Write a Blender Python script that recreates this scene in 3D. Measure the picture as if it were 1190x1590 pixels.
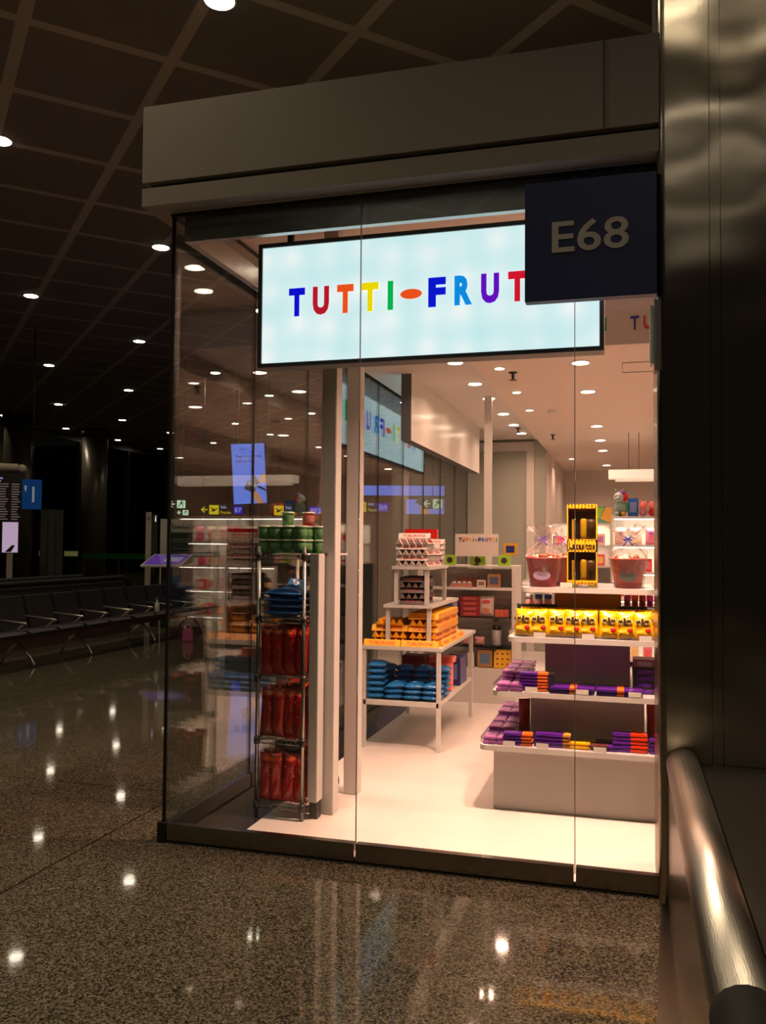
import bpy, bmesh, math, random
from mathutils import Vector, Matrix, Euler
random.seed(7)
S = bpy.context.scene
for o in list(bpy.data.objects): bpy.data.objects.remove(o)
COL = S.collection
PI = math.pi

# ------------------------------------------------------------ camera, world, exposure
F_PX, YAW, PITCH, ROLL, CAM_H = 1344.1, 0.27519, 0.036718, -0.008029, 1.55
cam_d = bpy.data.cameras.new('camera'); cam = bpy.data.objects.new('camera', cam_d); COL.objects.link(cam)
fw = Vector((-math.sin(YAW)*math.cos(PITCH), math.cos(YAW)*math.cos(PITCH), math.sin(PITCH)))
rt = Vector((math.cos(YAW), math.sin(YAW), 0)); dn = fw.cross(rt)
r2 = rt*math.cos(ROLL)+dn*math.sin(ROLL); d2 = -rt*math.sin(ROLL)+dn*math.cos(ROLL)
cam.matrix_world = Matrix(((r2.x, -d2.x, -fw.x, 0), (r2.y, -d2.y, -fw.y, 0), (r2.z, -d2.z, -fw.z, CAM_H), (0, 0, 0, 1)))
cam_d.sensor_fit = 'VERTICAL'; cam_d.sensor_height = 24.0; cam_d.lens = F_PX/1590*24.0
cam_d.clip_start = 0.05; cam_d.clip_end = 300
S.camera = cam
w = bpy.data.worlds.new('night'); S.world = w; w.use_nodes = True
w.node_tree.nodes['Background'].inputs[0].default_value = (0.55, 0.42, 0.30, 1)
w.node_tree.nodes['Background'].inputs[1].default_value = 0.02
S.view_settings.view_transform = 'Standard'; S.view_settings.look = 'None'
S.view_settings.exposure = 0.0; S.view_settings.gamma = 1.0
S.view_settings.use_curve_mapping = False
try:
    S.cycles.transparent_max_bounces = 24; S.cycles.max_bounces = 8; S.cycles.glossy_bounces = 5
    S.cycles.sample_clamp_indirect = 4.0; S.cycles.caustics_reflective = False; S.cycles.caustics_refractive = False
except Exception: pass

WARM = (1.0, 0.565, 0.405)      # shop downlights
HALL = (1.0, 0.82, 0.55)      # concourse downlights
SHOP_W, FRONT_W, HALL_W = 12.5, 34.0, 22.0

# ------------------------------------------------------------ materials
def sc(r, g, b):
    f = lambda c: (c/255/12.92) if c <= 10 else ((c/255+0.055)/1.055)**2.4
    return (f(r), f(g), f(b))
MC = {}
def mat(name, col=(0.8, 0.8, 0.8), rough=0.5, metal=0.0, emit=0.0, ecol=None, noise=0.0, nscale=20, bump=0.0, bscale=60, coat=0.0, spec=0.5):
    if name in MC: return MC[name]
    m = bpy.data.materials.new(name); m.use_nodes = True; nt = m.node_tree; b = nt.nodes['Principled BSDF']
    b.inputs['Base Color'].default_value = (*col, 1); b.inputs['Roughness'].default_value = rough
    b.inputs['Metallic'].default_value = metal; b.inputs['Coat Weight'].default_value = coat
    b.inputs['Specular IOR Level'].default_value = spec
    if emit:
        b.inputs['Emission Color'].default_value = (*(ecol or col), 1); b.inputs['Emission Strength'].default_value = emit
    if noise:
        tc = nt.nodes.new('ShaderNodeTexCoord'); n = nt.nodes.new('ShaderNodeTexNoise'); n.inputs['Scale'].default_value = nscale
        r = nt.nodes.new('ShaderNodeMapRange'); r.inputs['To Min'].default_value = 1-noise; r.inputs['To Max'].default_value = 1+noise
        mx = nt.nodes.new('ShaderNodeVectorMath'); mx.operation = 'SCALE'; mx.inputs[0].default_value = col
        nt.links.new(tc.outputs['Object'], n.inputs['Vector']); nt.links.new(n.outputs['Fac'], r.inputs['Value'])
        nt.links.new(r.outputs[0], mx.inputs['Scale']); nt.links.new(mx.outputs[0], b.inputs['Base Color'])
    if bump:
        tc = nt.nodes.new('ShaderNodeTexCoord'); n = nt.nodes.new('ShaderNodeTexNoise'); n.inputs['Scale'].default_value = bscale
        bp = nt.nodes.new('ShaderNodeBump'); bp.inputs['Strength'].default_value = bump; bp.inputs['Distance'].default_value = 0.01
        nt.links.new(tc.outputs['Object'], n.inputs['Vector']); nt.links.new(n.outputs['Fac'], bp.inputs['Height'])
        nt.links.new(bp.outputs[0], b.inputs['Normal'])
    MC[name] = m; return m

def glass_mat(name, tint=(0.93, 0.96, 0.95), gloss=(1, 1, 1), ior=1.5, rough=0.0, bump=0.0, base=0.0):
    m = bpy.data.materials.new(name); m.use_nodes = True; nt = m.node_tree; nt.nodes.clear()
    out = nt.nodes.new('ShaderNodeOutputMaterial'); mx = nt.nodes.new('ShaderNodeMixShader')
    tr = nt.nodes.new('ShaderNodeBsdfTransparent'); tr.inputs[0].default_value = (*tint, 1)
    gl = nt.nodes.new('ShaderNodeBsdfGlossy'); gl.inputs['Color'].default_value = (*gloss, 1); gl.inputs['Roughness'].default_value = rough
    fr = nt.nodes.new('ShaderNodeFresnel')
    ge = nt.nodes.new('ShaderNodeNewGeometry'); mr = nt.nodes.new('ShaderNodeMapRange'); mr.inputs['To Min'].default_value = ior; mr.inputs['To Max'].default_value = 1/ior
    nt.links.new(ge.outputs['Backfacing'], mr.inputs['Value']); nt.links.new(mr.outputs[0], fr.inputs['IOR'])
    nt.links.new(tr.outputs[0], mx.inputs[1]); nt.links.new(gl.outputs[0], mx.inputs[2]); nt.links.new(mx.outputs[0], out.inputs[0])
    if base:
        ad = nt.nodes.new('ShaderNodeMath'); ad.operation = 'ADD'; ad.use_clamp = True; ad.inputs[1].default_value = base
        nt.links.new(fr.outputs[0], ad.inputs[0]); nt.links.new(ad.outputs[0], mx.inputs[0])
    else: nt.links.new(fr.outputs[0], mx.inputs[0])
    if bump:
        tc = nt.nodes.new('ShaderNodeTexCoord'); n = nt.nodes.new('ShaderNodeTexNoise'); n.inputs['Scale'].default_value = 35; n.inputs['Detail'].default_value = 4
        bp = nt.nodes.new('ShaderNodeBump'); bp.inputs['Strength'].default_value = bump; bp.inputs['Distance'].default_value = 0.03
        nt.links.new(tc.outputs['Object'], n.inputs['Vector']); nt.links.new(n.outputs['Fac'], bp.inputs['Height'])
        nt.links.new(bp.outputs[0], gl.inputs['Normal']); nt.links.new(bp.outputs[0], fr.inputs['Normal'])
    return m
GLASS = glass_mat('shopfront glass')
CELLO = glass_mat('clear cellophane', (0.97, 0.96, 0.95), rough=0.12, bump=1.0, base=0.05)
ACRYL = glass_mat('clear acrylic', (0.86, 0.87, 0.9), rough=0.05, base=0.04)
SMOKE = glass_mat('grey glass shelf', (0.35, 0.38, 0.36), rough=0.05)

def granite():
    m = bpy.data.materials.new('polished granite'); m.use_nodes = True; nt = m.node_tree; b = nt.nodes['Principled BSDF']
    tc = nt.nodes.new('ShaderNodeTexCoord')
    v = nt.nodes.new('ShaderNodeTexVoronoi'); v.inputs['Scale'].default_value = 150
    n = nt.nodes.new('ShaderNodeTexNoise'); n.inputs['Scale'].default_value = 70; n.inputs['Detail'].default_value = 6; n.inputs['Roughness'].default_value = 0.75
    rg = nt.nodes.new('ShaderNodeSeparateColor'); ad = nt.nodes.new('ShaderNodeMath'); ad.operation = 'MULTIPLY_ADD'; ad.inputs[1].default_value = 0.55
    mu = nt.nodes.new('ShaderNodeMath'); mu.operation = 'MULTIPLY'; mu.inputs[1].default_value = 0.5
    cr = nt.nodes.new('ShaderNodeValToRGB'); e = cr.color_ramp.elements
    e[0].position = 0.25; e[0].color = (0.010, 0.008, 0.006, 1); e[1].position = 0.85; e[1].color = (0.19, 0.16, 0.112, 1)
    x = cr.color_ramp.elements.new(0.5); x.color = (0.062, 0.051, 0.035, 1)
    nt.links.new(tc.outputs['Object'], v.inputs['Vector']); nt.links.new(tc.outputs['Object'], n.inputs['Vector'])
    nt.links.new(v.outputs['Color'], rg.inputs[0]); nt.links.new(n.outputs['Fac'], mu.inputs[0])
    nt.links.new(rg.outputs[0], ad.inputs[0]); nt.links.new(mu.outputs[0], ad.inputs[2]); nt.links.new(ad.outputs[0], cr.inputs[0])
    # slab joints
    sp = nt.nodes.new('ShaderNodeSeparateXYZ'); nt.links.new(tc.outputs['Object'], sp.inputs[0])
    lines = []
    for ax, per, off in ((0, 3.2, 0.55), (1, 3.2, 4.88)):
        a = nt.nodes.new('ShaderNodeMath'); a.operation = 'SUBTRACT'; a.inputs[1].default_value = off-0.006
        p = nt.nodes.new('ShaderNodeMath'); p.operation = 'PINGPONG'; p.inputs[1].default_value = per/2
        c = nt.nodes.new('ShaderNodeMath'); c.operation = 'LESS_THAN'; c.inputs[1].default_value = 0.005
        nt.links.new(sp.outputs[ax], a.inputs[0]); nt.links.new(a.outputs[0], p.inputs[0]); nt.links.new(p.outputs[0], c.inputs[0]); lines.append(c)
    mxx = nt.nodes.new('ShaderNodeMath'); mxx.operation = 'MAXIMUM'
    nt.links.new(lines[0].outputs[0], mxx.inputs[0]); nt.links.new(lines[1].outputs[0], mxx.inputs[1])
    mix = nt.nodes.new('ShaderNodeMix'); mix.data_type = 'RGBA'; mix.inputs[7].default_value = (0.012, 0.009, 0.007, 1)
    nt.links.new(mxx.outputs[0], mix.inputs[0]); nt.links.new(cr.outputs[0], mix.inputs[6]); nt.links.new(mix.outputs[2], b.inputs['Base Color'])
    b.inputs['Roughness'].default_value = 0.05; b.inputs['Specular IOR Level'].default_value = 0.36
    n2 = nt.nodes.new('ShaderNodeTexNoise'); n2.inputs['Scale'].default_value = 9; bp = nt.nodes.new('ShaderNodeBump')
    bp.inputs['Strength'].default_value = 0.012; bp.inputs['Distance'].default_value = 0.01
    nt.links.new(tc.outputs['Object'], n2.inputs['Vector']); nt.links.new(n2.outputs['Fac'], bp.inputs['Height']); nt.links.new(bp.outputs[0], b.inputs['Normal'])
    return m
GRANITE = granite()

def steel(name, col, rough, stretch=(1, 1, 40), bump=0.08, wave=0.0):
    m = bpy.data.materials.new(name); m.use_nodes = True; nt = m.node_tree; b = nt.nodes['Principled BSDF']
    b.inputs['Base Color'].default_value = (*col, 1); b.inputs['Metallic'].default_value = 1; b.inputs['Roughness'].default_value = rough
    tc = nt.nodes.new('ShaderNodeTexCoord'); mp = nt.nodes.new('ShaderNodeMapping'); mp.inputs['Scale'].default_value = stretch
    n = nt.nodes.new('ShaderNodeTexNoise'); n.inputs['Scale'].default_value = 6; n.inputs['Detail'].default_value = 3
    bp = nt.nodes.new('ShaderNodeBump'); bp.inputs['Strength'].default_value = bump; bp.inputs['Distance'].default_value = 0.01
    nt.links.new(tc.outputs['Object'], mp.inputs[0]); nt.links.new(mp.outputs[0], n.inputs['Vector']); nt.links.new(n.outputs['Fac'], bp.inputs['Height'])
    if wave:
        n3 = nt.nodes.new('ShaderNodeTexNoise'); n3.inputs['Scale'].default_value = 2.2; n3.inputs['Detail'].default_value = 1
        b3 = nt.nodes.new('ShaderNodeBump'); b3.inputs['Strength'].default_value = wave; b3.inputs['Distance'].default_value = 0.05
        nt.links.new(tc.outputs['Object'], n3.inputs['Vector']); nt.links.new(n3.outputs['Fac'], b3.inputs['Height']); nt.links.new(bp.outputs[0], b3.inputs['Normal'])
        nt.links.new(b3.outputs[0], b.inputs['Normal'])
    else: nt.links.new(bp.outputs[0], b.inputs['Normal'])
    return m
STEEL = steel('brushed steel', (0.40, 0.355, 0.285), 0.19, (60, 60, 1.0), 0.03, 0.30)
_b = STEEL.node_tree.nodes['Principled BSDF']; _b.inputs['Anisotropic'].default_value = 0.9
_t = STEEL.node_tree.nodes.new('ShaderNodeTangent'); _t.direction_type = 'RADIAL'; _t.axis = 'Z'; STEEL.node_tree.links.new(_t.outputs[0], _b.inputs['Tangent'])
STEEL_D = steel('plinth steel', (0.25, 0.235, 0.205), 0.22, (60, 60, 1), 0.06)
STEEL_T = steel('tube steel', (0.62, 0.56, 0.50), 0.36, (60, 2, 2), 0.1)

def ceiling_grid():
    m = bpy.data.materials.new('dark ceiling grid'); m.use_nodes = True; nt = m.node_tree; b = nt.nodes['Principled BSDF']
    tc = nt.nodes.new('ShaderNodeTexCoord'); sp = nt.nodes.new('ShaderNodeSeparateXYZ'); nt.links.new(tc.outputs['Object'], sp.inputs[0])
    L = []
    for op, off in (('ADD', 1.24), ('SUBTRACT', -15.69)):
        a = nt.nodes.new('ShaderNodeMath'); a.operation = op; s = nt.nodes.new('ShaderNodeMath'); s.operation = 'SUBTRACT'; s.inputs[1].default_value = off
        nt.links.new(sp.outputs[0], a.inputs[0]); nt.links.new(sp.outputs[1], a.inputs[1]); nt.links.new(a.outputs[0], s.inputs[0])
        p = nt.nodes.new('ShaderNodeMath'); p.operation = 'PINGPONG'; p.inputs[1].default_value = 1.93/2
        c = nt.nodes.new('ShaderNodeMath'); c.operation = 'LESS_THAN'; c.inputs[1].default_value = 0.085
        nt.links.new(s.outputs[0], p.inputs[0]); nt.links.new(p.outputs[0], c.inputs[0]); L.append(c)
    mx = nt.nodes.new('ShaderNodeMath'); mx.operation = 'MAXIMUM'; nt.links.new(L[0].outputs[0], mx.inputs[0]); nt.links.new(L[1].outputs[0], mx.inputs[1])
    mix = nt.nodes.new('ShaderNodeMix'); mix.data_type = 'RGBA'; mix.inputs[6].default_value = (0.19, 0.155, 0.12, 1); mix.inputs[7].default_value = (0.42, 0.355, 0.28, 1)
    nt.links.new(mx.outputs[0], mix.inputs[0]); nt.links.new(mix.outputs[2], b.inputs['Base Color']); b.inputs['Roughness'].default_value = 0.8
    return m

def wood_floor():
    m = bpy.data.materials.new('pale plank floor'); m.use_nodes = True; nt = m.node_tree; b = nt.nodes['Principled BSDF']
    tc = nt.nodes.new('ShaderNodeTexCoord'); mp = nt.nodes.new('ShaderNodeMapping'); mp.inputs['Rotation'].default_value = (0, 0, 0.0)
    br = nt.nodes.new('ShaderNodeTexBrick'); br.inputs['Scale'].default_value = 1; br.inputs['Brick Width'].default_value = 1.2; br.inputs['Row Height'].default_value = 0.19
    br.inputs['Mortar Size'].default_value = 0.0015; br.inputs['Color1'].default_value = (0.70, 0.625, 0.58, 1); br.inputs['Color2'].default_value = (0.64, 0.575, 0.53, 1); br.inputs['Mortar'].default_value = (0.6, 0.55, 0.5, 1)
    n = nt.nodes.new('ShaderNodeTexNoise'); n.inputs['Scale'].default_value = 5; mp2 = nt.nodes.new('ShaderNodeMapping'); mp2.inputs['Scale'].default_value = (1, 9, 1)
    mix = nt.nodes.new('ShaderNodeMix'); mix.data_type = 'RGBA'; mix.blend_type = 'MULTIPLY'; mix.inputs[0].default_value = 0.12
    nt.links.new(tc.outputs['Object'], mp.inputs[0]); nt.links.new(mp.outputs[0], br.inputs['Vector']); nt.links.new(tc.outputs['Object'], mp2.inputs[0]); nt.links.new(mp2.outputs[0], n.inputs['Vector'])
    nt.links.new(br.outputs['Color'], mix.inputs[6]); nt.links.new(n.outputs['Color'], mix.inputs[7]); nt.links.new(mix.outputs[2], b.inputs['Base Color'])
    b.inputs['Roughness'].default_value = 0.35
    return m

def lightbox_mat():
    m = bpy.data.materials.new('lit sign face'); m.use_nodes = True; nt = m.node_tree; b = nt.nodes['Principled BSDF']
    b.inputs['Base Color'].default_value = (0.3, 0.35, 0.35, 1); b.inputs['Roughness'].default_value = 0.25
    tc = nt.nodes.new('ShaderNodeTexCoord'); v = nt.nodes.new('ShaderNodeTexVoronoi'); v.feature = 'SMOOTH_F1'; v.inputs['Scale'].default_value = 5.5
    v.inputs['Randomness'].default_value = 0.35; v.inputs['Smoothness'].default_value = 1.0
    cr = nt.nodes.new('ShaderNodeValToRGB'); e = cr.color_ramp.elements; e[0].position = 0.05; e[0].color = (1.0, 1.0, 1.0, 1); e[1].position = 0.6; e[1].color = (0.60, 0.86, 0.90, 1)
    nt.links.new(tc.outputs['Object'], v.inputs['Vector']); nt.links.new(v.outputs['Distance'], cr.inputs[0]); nt.links.new(cr.outputs[0], b.inputs['Emission Color'])
    b.inputs['Emission Strength'].default_value = 1.08
    return m
SIGNFACE = lightbox_mat()

WHITE = mat('white lacquer', (0.64, 0.60, 0.56), 0.35)
WHITE_M = mat('white painted metal', (0.62, 0.59, 0.55), 0.3)
PLASTER = mat('pale plaster', (0.70, 0.64, 0.58), 0.7)
CEILW = mat('white ceiling', (0.80, 0.69, 0.60), 0.8); CEILG = mat('pale grey ceiling', (0.68, 0.65, 0.61), 0.8)
FASCIA = mat('warm grey fascia', (0.33, 0.285, 0.24), 0.55)
DARK = mat('black rubber', (0.012, 0.011, 0.010), 0.7, spec=0.25)
DARKM = mat('dark metal', (0.05, 0.047, 0.043), 0.35, 0.6)
CHROME = mat('chrome wire', (0.30, 0.28, 0.25), 0.28, 1.0)
BLACKP = mat('matte black plastic', (0.02, 0.018, 0.016), 0.5)
LAMP = mat('lamp disc', (1, 1, 1), 0.5, 0, 14.0, (1.0, 0.80, 0.60))
LAMPH = mat('concourse lamp disc', (1, 1, 1), 0.5, 0, 22.0, (1.0, 0.86, 0.66))
RINGM = mat('white lamp ring', (0.8, 0.78, 0.75), 0.4)
YEL = mat('yellow carton', sc(250, 180, 20), 0.4); YELT = mat('yellow glossy film', sc(250, 190, 15), 0.22, bump=0.3, bscale=40)
RED = mat('red print', sc(200, 30, 25), 0.45); BLKT = mat('black print', (0.015, 0.013, 0.012), 0.4)
WHC = mat('white carton', (0.82, 0.76, 0.70), 0.4); DKC = mat('dark brown carton', (0.035, 0.018, 0.014), 0.35)
PUR = mat('purple foil', sc(105, 40, 165), 0.2, 0.35, noise=0.4, nscale=50, bump=0.3, bscale=90); PURP = mat('pinkish purple foil', sc(185, 110, 180), 0.2, 0.4, noise=0.5, nscale=60, bump=0.35, bscale=90)
ORA = mat('orange print', sc(238, 110, 40), 0.35); REDF = mat('red film', sc(150, 16, 16), 0.28, bump=0.35, bscale=45)
BLUF = mat('blue film', sc(20, 100, 165), 0.22, noise=0.6, nscale=45, bump=0.4, bscale=45); DBLU = mat('dark blue carton', sc(35, 40, 110), 0.35)
SALM = mat('salmon carton', sc(235, 120, 100), 0.4); GRN = mat('green tub', sc(60, 140, 70), 0.35); REDT = mat('red tub', sc(200, 35, 40), 0.35)
ORGT = mat('orange red tub', sc(215, 80, 45), 0.35); CREAM = mat('cream lid', sc(215, 225, 200), 0.4); BRN = mat('brown card panel', sc(190, 140, 85), 0.6)
GRYP = mat('grey print', sc(190, 180, 170), 0.4); LIME = mat('lime green carton', sc(150, 200, 50), 0.4); PINK = mat('pink print', sc(240, 120, 150), 0.4)
TAN = mat('tan print', sc(170, 125, 80), 0.5); NAVY = mat('navy enamel', sc(20, 40, 95), 0.5); LGREY = mat('grey lettering', sc(205, 200, 192), 0.5)

# ------------------------------------------------------------ mesh helpers
class MB:
    def __init__(s): s.v = []; s.f = []; s.m = []; s.smooth = []
    def add(s, vs, fs, m=0, sm=False):
        k = len(s.v); s.v += [tuple(v) for v in vs]; s.f += [tuple(i+k for i in f) for f in fs]; s.m += [m]*len(fs); s.smooth += [sm]*len(fs); return s
    def box(s, x0, x1, y0, y1, z0, z1, m=0):
        v = [(x, y, z) for z in (z0, z1) for y in (y0, y1) for x in (x0, x1)]
        return s.add(v, [(0, 2, 3, 1), (4, 5, 7, 6), (0, 1, 5, 4), (2, 6, 7, 3), (0, 4, 6, 2), (1, 3, 7, 5)], m)
    def prism(s, poly, z0, z1, m=0, fn=None, sm=False):
        n = len(poly); P = [(x, y, z0) for x, y in poly]+[(x, y, z1) for x, y in poly]
        if fn: P = [fn(p) for p in P]
        s.add(P, [tuple(range(n-1, -1, -1)), tuple(range(n, 2*n))], m); k = len(s.v)-2*n
        fs = [(i+k, (i+1) % n+k, (i+1) % n+n+k, i+n+k) for i in range(n)]
        s.f += fs; s.m += [m]*n; s.smooth += [sm]*n; return s
    def rrect(s, x0, x1, y0, y1, z0, z1, r, m=0, n=5):
        p = []
        for cx, cy, a in ((x1-r, y1-r, 0), (x0+r, y1-r, 90), (x0+r, y0+r, 180), (x1-r, y0+r, 270)):
            for i in range(n+1): t = math.radians(a+90*i/n); p.append((cx+r*math.cos(t), cy+r*math.sin(t)))
        return s.prism(p, z0, z1, m)
    def lathe(s, prof, c=(0, 0, 0), n=20, m=0, sm=True):
        vs = []; fs = []
        for r, z in prof:
            for i in range(n): a = 2*PI*i/n; vs.append((c[0]+r*math.cos(a), c[1]+r*math.sin(a), c[2]+z))
        for j in range(len(prof)-1):
            for i in range(n): fs.append((j*n+i, j*n+(i+1) % n, (j+1)*n+(i+1) % n, (j+1)*n+i))
        s.add(vs, fs, m, sm)
        k = len(s.v)-len(vs)
        s.f += [tuple(k+i for i in range(n-1, -1, -1)), tuple(k+(len(prof)-1)*n+i for i in range(n))]; s.m += [m, m]; s.smooth += [False, False]; return s
    def tube(s, pts, r, n=8, m=0):
        pts = [Vector(p) for p in pts]; vs = []; fs = []
        for i, p in enumerate(pts):
            d = (pts[min(i+1, len(pts)-1)]-pts[max(i-1, 0)]).normalized()
            up = Vector((0, 0, 1)) if abs(d.z) < 0.95 else Vector((1, 0, 0))
            a = d.cross(up).normalized(); b = d.cross(a)
            for k in range(n): t = 2*PI*k/n; vs.append(p+a*r*math.cos(t)+b*r*math.sin(t))
        for i in range(len(pts)-1):
            for k in range(n): fs.append((i*n+k, i*n+(k+1) % n, (i+1)*n+(k+1) % n, (i+1)*n+k))
        s.add(vs, fs, m, True); k0 = len(s.v)-len(vs)
        s.f += [tuple(k0+i for i in range(n-1, -1, -1)), tuple(k0+(len(pts)-1)*n+i for i in range(n))]; s.m += [m, m]; s.smooth += [False, False]; return s
    def ball(s, c, r, n=12, m=0):
        rr = r if isinstance(r, tuple) else (r, r, r); vs = []; fs = []
        for j in range(n+1):
            t = PI*j/n
            for i in range(2*n): a = PI*i/n; vs.append((c[0]+rr[0]*math.sin(t)*math.cos(a), c[1]+rr[1]*math.sin(t)*math.sin(a), c[2]+rr[2]*math.cos(t)))
        for j in range(n):
            for i in range(2*n): fs.append((j*2*n+i, (j+1)*2*n+i, (j+1)*2*n+(i+1) % (2*n), j*2*n+(i+1) % (2*n)))
        return s.add(vs, fs, m, True)
    def build(s, name, mats, parent=None, loc=(0, 0, 0), bevel=0.0, rot=(0, 0, 0)):
        me = bpy.data.meshes.new(name); me.from_pydata(s.v, [], s.f)
        if not isinstance(mats, (list, tuple)): mats = [mats]
        for m in mats: me.materials.append(m)
        me.polygons.foreach_set('material_index', s.m); me.polygons.foreach_set('use_smooth', s.smooth)
        bm = bmesh.new(); bm.from_mesh(me); bmesh.ops.recalc_face_normals(bm, faces=bm.faces)
        if bevel: bmesh.ops.bevel(bm, geom=list(bm.edges), offset=bevel, segments=2, affect='EDGES', clamp_overlap=True)
        bm.to_mesh(me); bm.free(); me.update()
        o = bpy.data.objects.new(name, me); COL.objects.link(o); o.location = loc; o.rotation_euler = rot
        if parent: o.parent = parent
        return o
def thing(name, label, cat, loc=(0, 0, 0), rot=(0, 0, 0), group=None):
    o = bpy.data.objects.new(name, None); COL.objects.link(o); o.location = loc; o.rotation_euler = rot; o.empty_display_size = 0.05
    return tag(o, label, cat, group)
def tag(o, label, cat, group=None):
    o['label'] = label; o['category'] = cat
    if group: o['group'] = group
    return o
def struct(o): o['kind'] = 'structure'; return o
def dup(root, loc, rot=None, label=None, group=None):
    r = root.copy(); COL.objects.link(r); r.location = loc
    if rot is not None: r.rotation_euler = rot
    if label: r['label'] = label
    if group: r['group'] = group
    for ch in list(root.children):
        c = ch.copy(); COL.objects.link(c); c.parent = r
        for g in list(ch.children): d = g.copy(); COL.objects.link(d); d.parent = c
    return r
ORD = ['first', 'second', 'third', 'fourth', 'fifth', 'sixth', 'seventh', 'eighth', 'ninth', 'tenth', 'eleventh', 'twelfth']
class Maker:          # the first call places the prototype itself, later calls copy it
    def __init__(s, root): s.root = root; s.used = False
    def put(s, loc, rot=(0, 0, 0), label=None, group=None):
        if not s.used:
            s.used = True; r = s.root; r.location = loc; r.rotation_euler = rot
            if label: r['label'] = label
            if group: r['group'] = group
            return r
        return dup(s.root, loc, rot, label, group)
TM = {}
def text_mesh(body, w, h, depth=0.004, bold=0.0):
    key = (body, w, h, depth, bold)
    if key in TM: return TM[key]
    cu = bpy.data.curves.new('lettering', 'FONT'); cu.body = body; cu.extrude = 0.01; cu.offset = bold; cu.resolution_u = 3
    o = bpy.data.objects.new('tmp', cu); COL.objects.link(o); bpy.context.view_layer.update()
    me = bpy.data.meshes.new_from_object(o.evaluated_get(bpy.context.evaluated_depsgraph_get()))
    bpy.data.objects.remove(o)
    xs = [v.co.x for v in me.vertices]; ys = [v.co.y for v in me.vertices]
    x0, x1, y0, y1 = min(xs), max(xs), min(ys), max(ys); sx = (w/(x1-x0)) if w else h/(y1-y0); sy = h/(y1-y0)
    for v in me.vertices:   # centred; upright in XZ, facing -Y
        x, y, z = v.co; v.co = ((x-(x0+x1)/2)*sx, -z/0.01*depth/2, (y-(y0+y1)/2)*sy)
    me.name = 'lettering'; TM[key] = me; return me
def text(body, w, h, m, parent, loc, rot=(0, 0, 0), name='lettering', depth=0.004, bold=0.0, label=None):
    me = text_mesh(body, w, h, depth, bold)
    if me.materials and me.materials[0] != m: me = me.copy(); me.materials.clear()
    if not me.materials: me.materials.append(m)
    o = bpy.data.objects.new(name, me); COL.objects.link(o); o.parent = parent; o.location = loc; o.rotation_euler = rot
    if label: o['label'] = label
    return o
def area(name, loc, size, power, col, rot=(0, 0, 0), spread=150, shape='DISK', parent=None):
    l = bpy.data.lights.new(name, 'AREA'); l.shape = shape; l.size = size; l.energy = power; l.color = col; l.spread = math.radians(spread)
    o = bpy.data.objects.new(name, l); COL.objects.link(o); o.location = loc; o.rotation_euler = rot
    if parent: o.parent = parent
    return o

# ------------------------------------------------------------ the concourse
struct(MB().box(-24.2, 12, -8, 60, -0.3, 0).build('floor', GRANITE))
struct(MB().box(-90, -24.2, -8, 90, -0.5, -0.2).build('floor_apron', mat('dark apron', (0.02, 0.02, 0.02), 0.8)))
struct(MB().box(-24, 12, -8, 60, 6.3, 6.5).build('ceiling', ceiling_grid()))
WALLD = mat('dark concourse wall', (0.035, 0.03, 0.025), 0.6)
struct(MB().box(-45, 12, 58, 58.3, 0, 9).build('wall_back', WALLD))
NIGHT = glass_mat('dark glazing', (0.45, 0.47, 0.5))
struct(MB().box(-24.3, -24.1, -8, 58, 0, 6.5).build('window_1', NIGHT))
t1 = MB()
for y in range(-6, 58, 4): t1.box(-24.1, -23.95, y, y+0.1, 0, 6.3)
t1.box(-24.1, -23.9, -8, 58, 6.05, 6.3); struct(t1.build('trim_1', DARKM))

# ------------------------------------------------------------ shop shell
PFX = 4.08
struct(MB().box(-2.294, -1.98, 4.102, 12.7, 0.0, 0.003).build('floor_strip', mat('dark floor strip', (0.02, 0.018, 0.015), 0.25)))
# pale shop floor
struct(MB().box(-1.98, 3.6, PFX+0.03, 16.8, 0.0, 0.004).build('floor_shop', wood_floor()))
# ceilings
struct(MB().box(-2.30, 3.6, PFX+0.03, 6.22, 3.42, 3.5).build('ceiling_front', CEILW))
struct(MB().box(-1.15, 3.6, 6.22, 16.9, 2.95, 3.5).build('ceiling_right', CEILW))
struct(MB().box(-2.28, -1.15, 6.22, 12.9, 3.10, 3.5).build('ceiling_left', CEILG))
# walls
BACKG = mat('grey green back wall', (0.40, 0.40, 0.33), 0.35)
struct(MB().box(-2.3, -1.15, 12.8, 12.95, 0, 3.1).build('wall_back_left', BACKG))
struct(MB().box(-1.25, -1.15, 12.95, 16.9, 0, 3.0).build('wall_recess', PLASTER))
struct(MB().box(-1.15, 3.6, 16.8, 16.95, 0, 3.0).build('wall_back_right', PLASTER))
struct(MB().box(3.6, 3.75, 4.6, 16.9, 0, 3.5).build('wall_right', PLASTER))
struct(MB().box(-2.2, -1.31, 12.74, 12.8, 2.93, 3.06).build('trim_2', WHITE))
struct(MB().box(-1.42, -1.31, 12.76, 12.8, 0, 2.93).build('trim_3', PLASTER))
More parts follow.
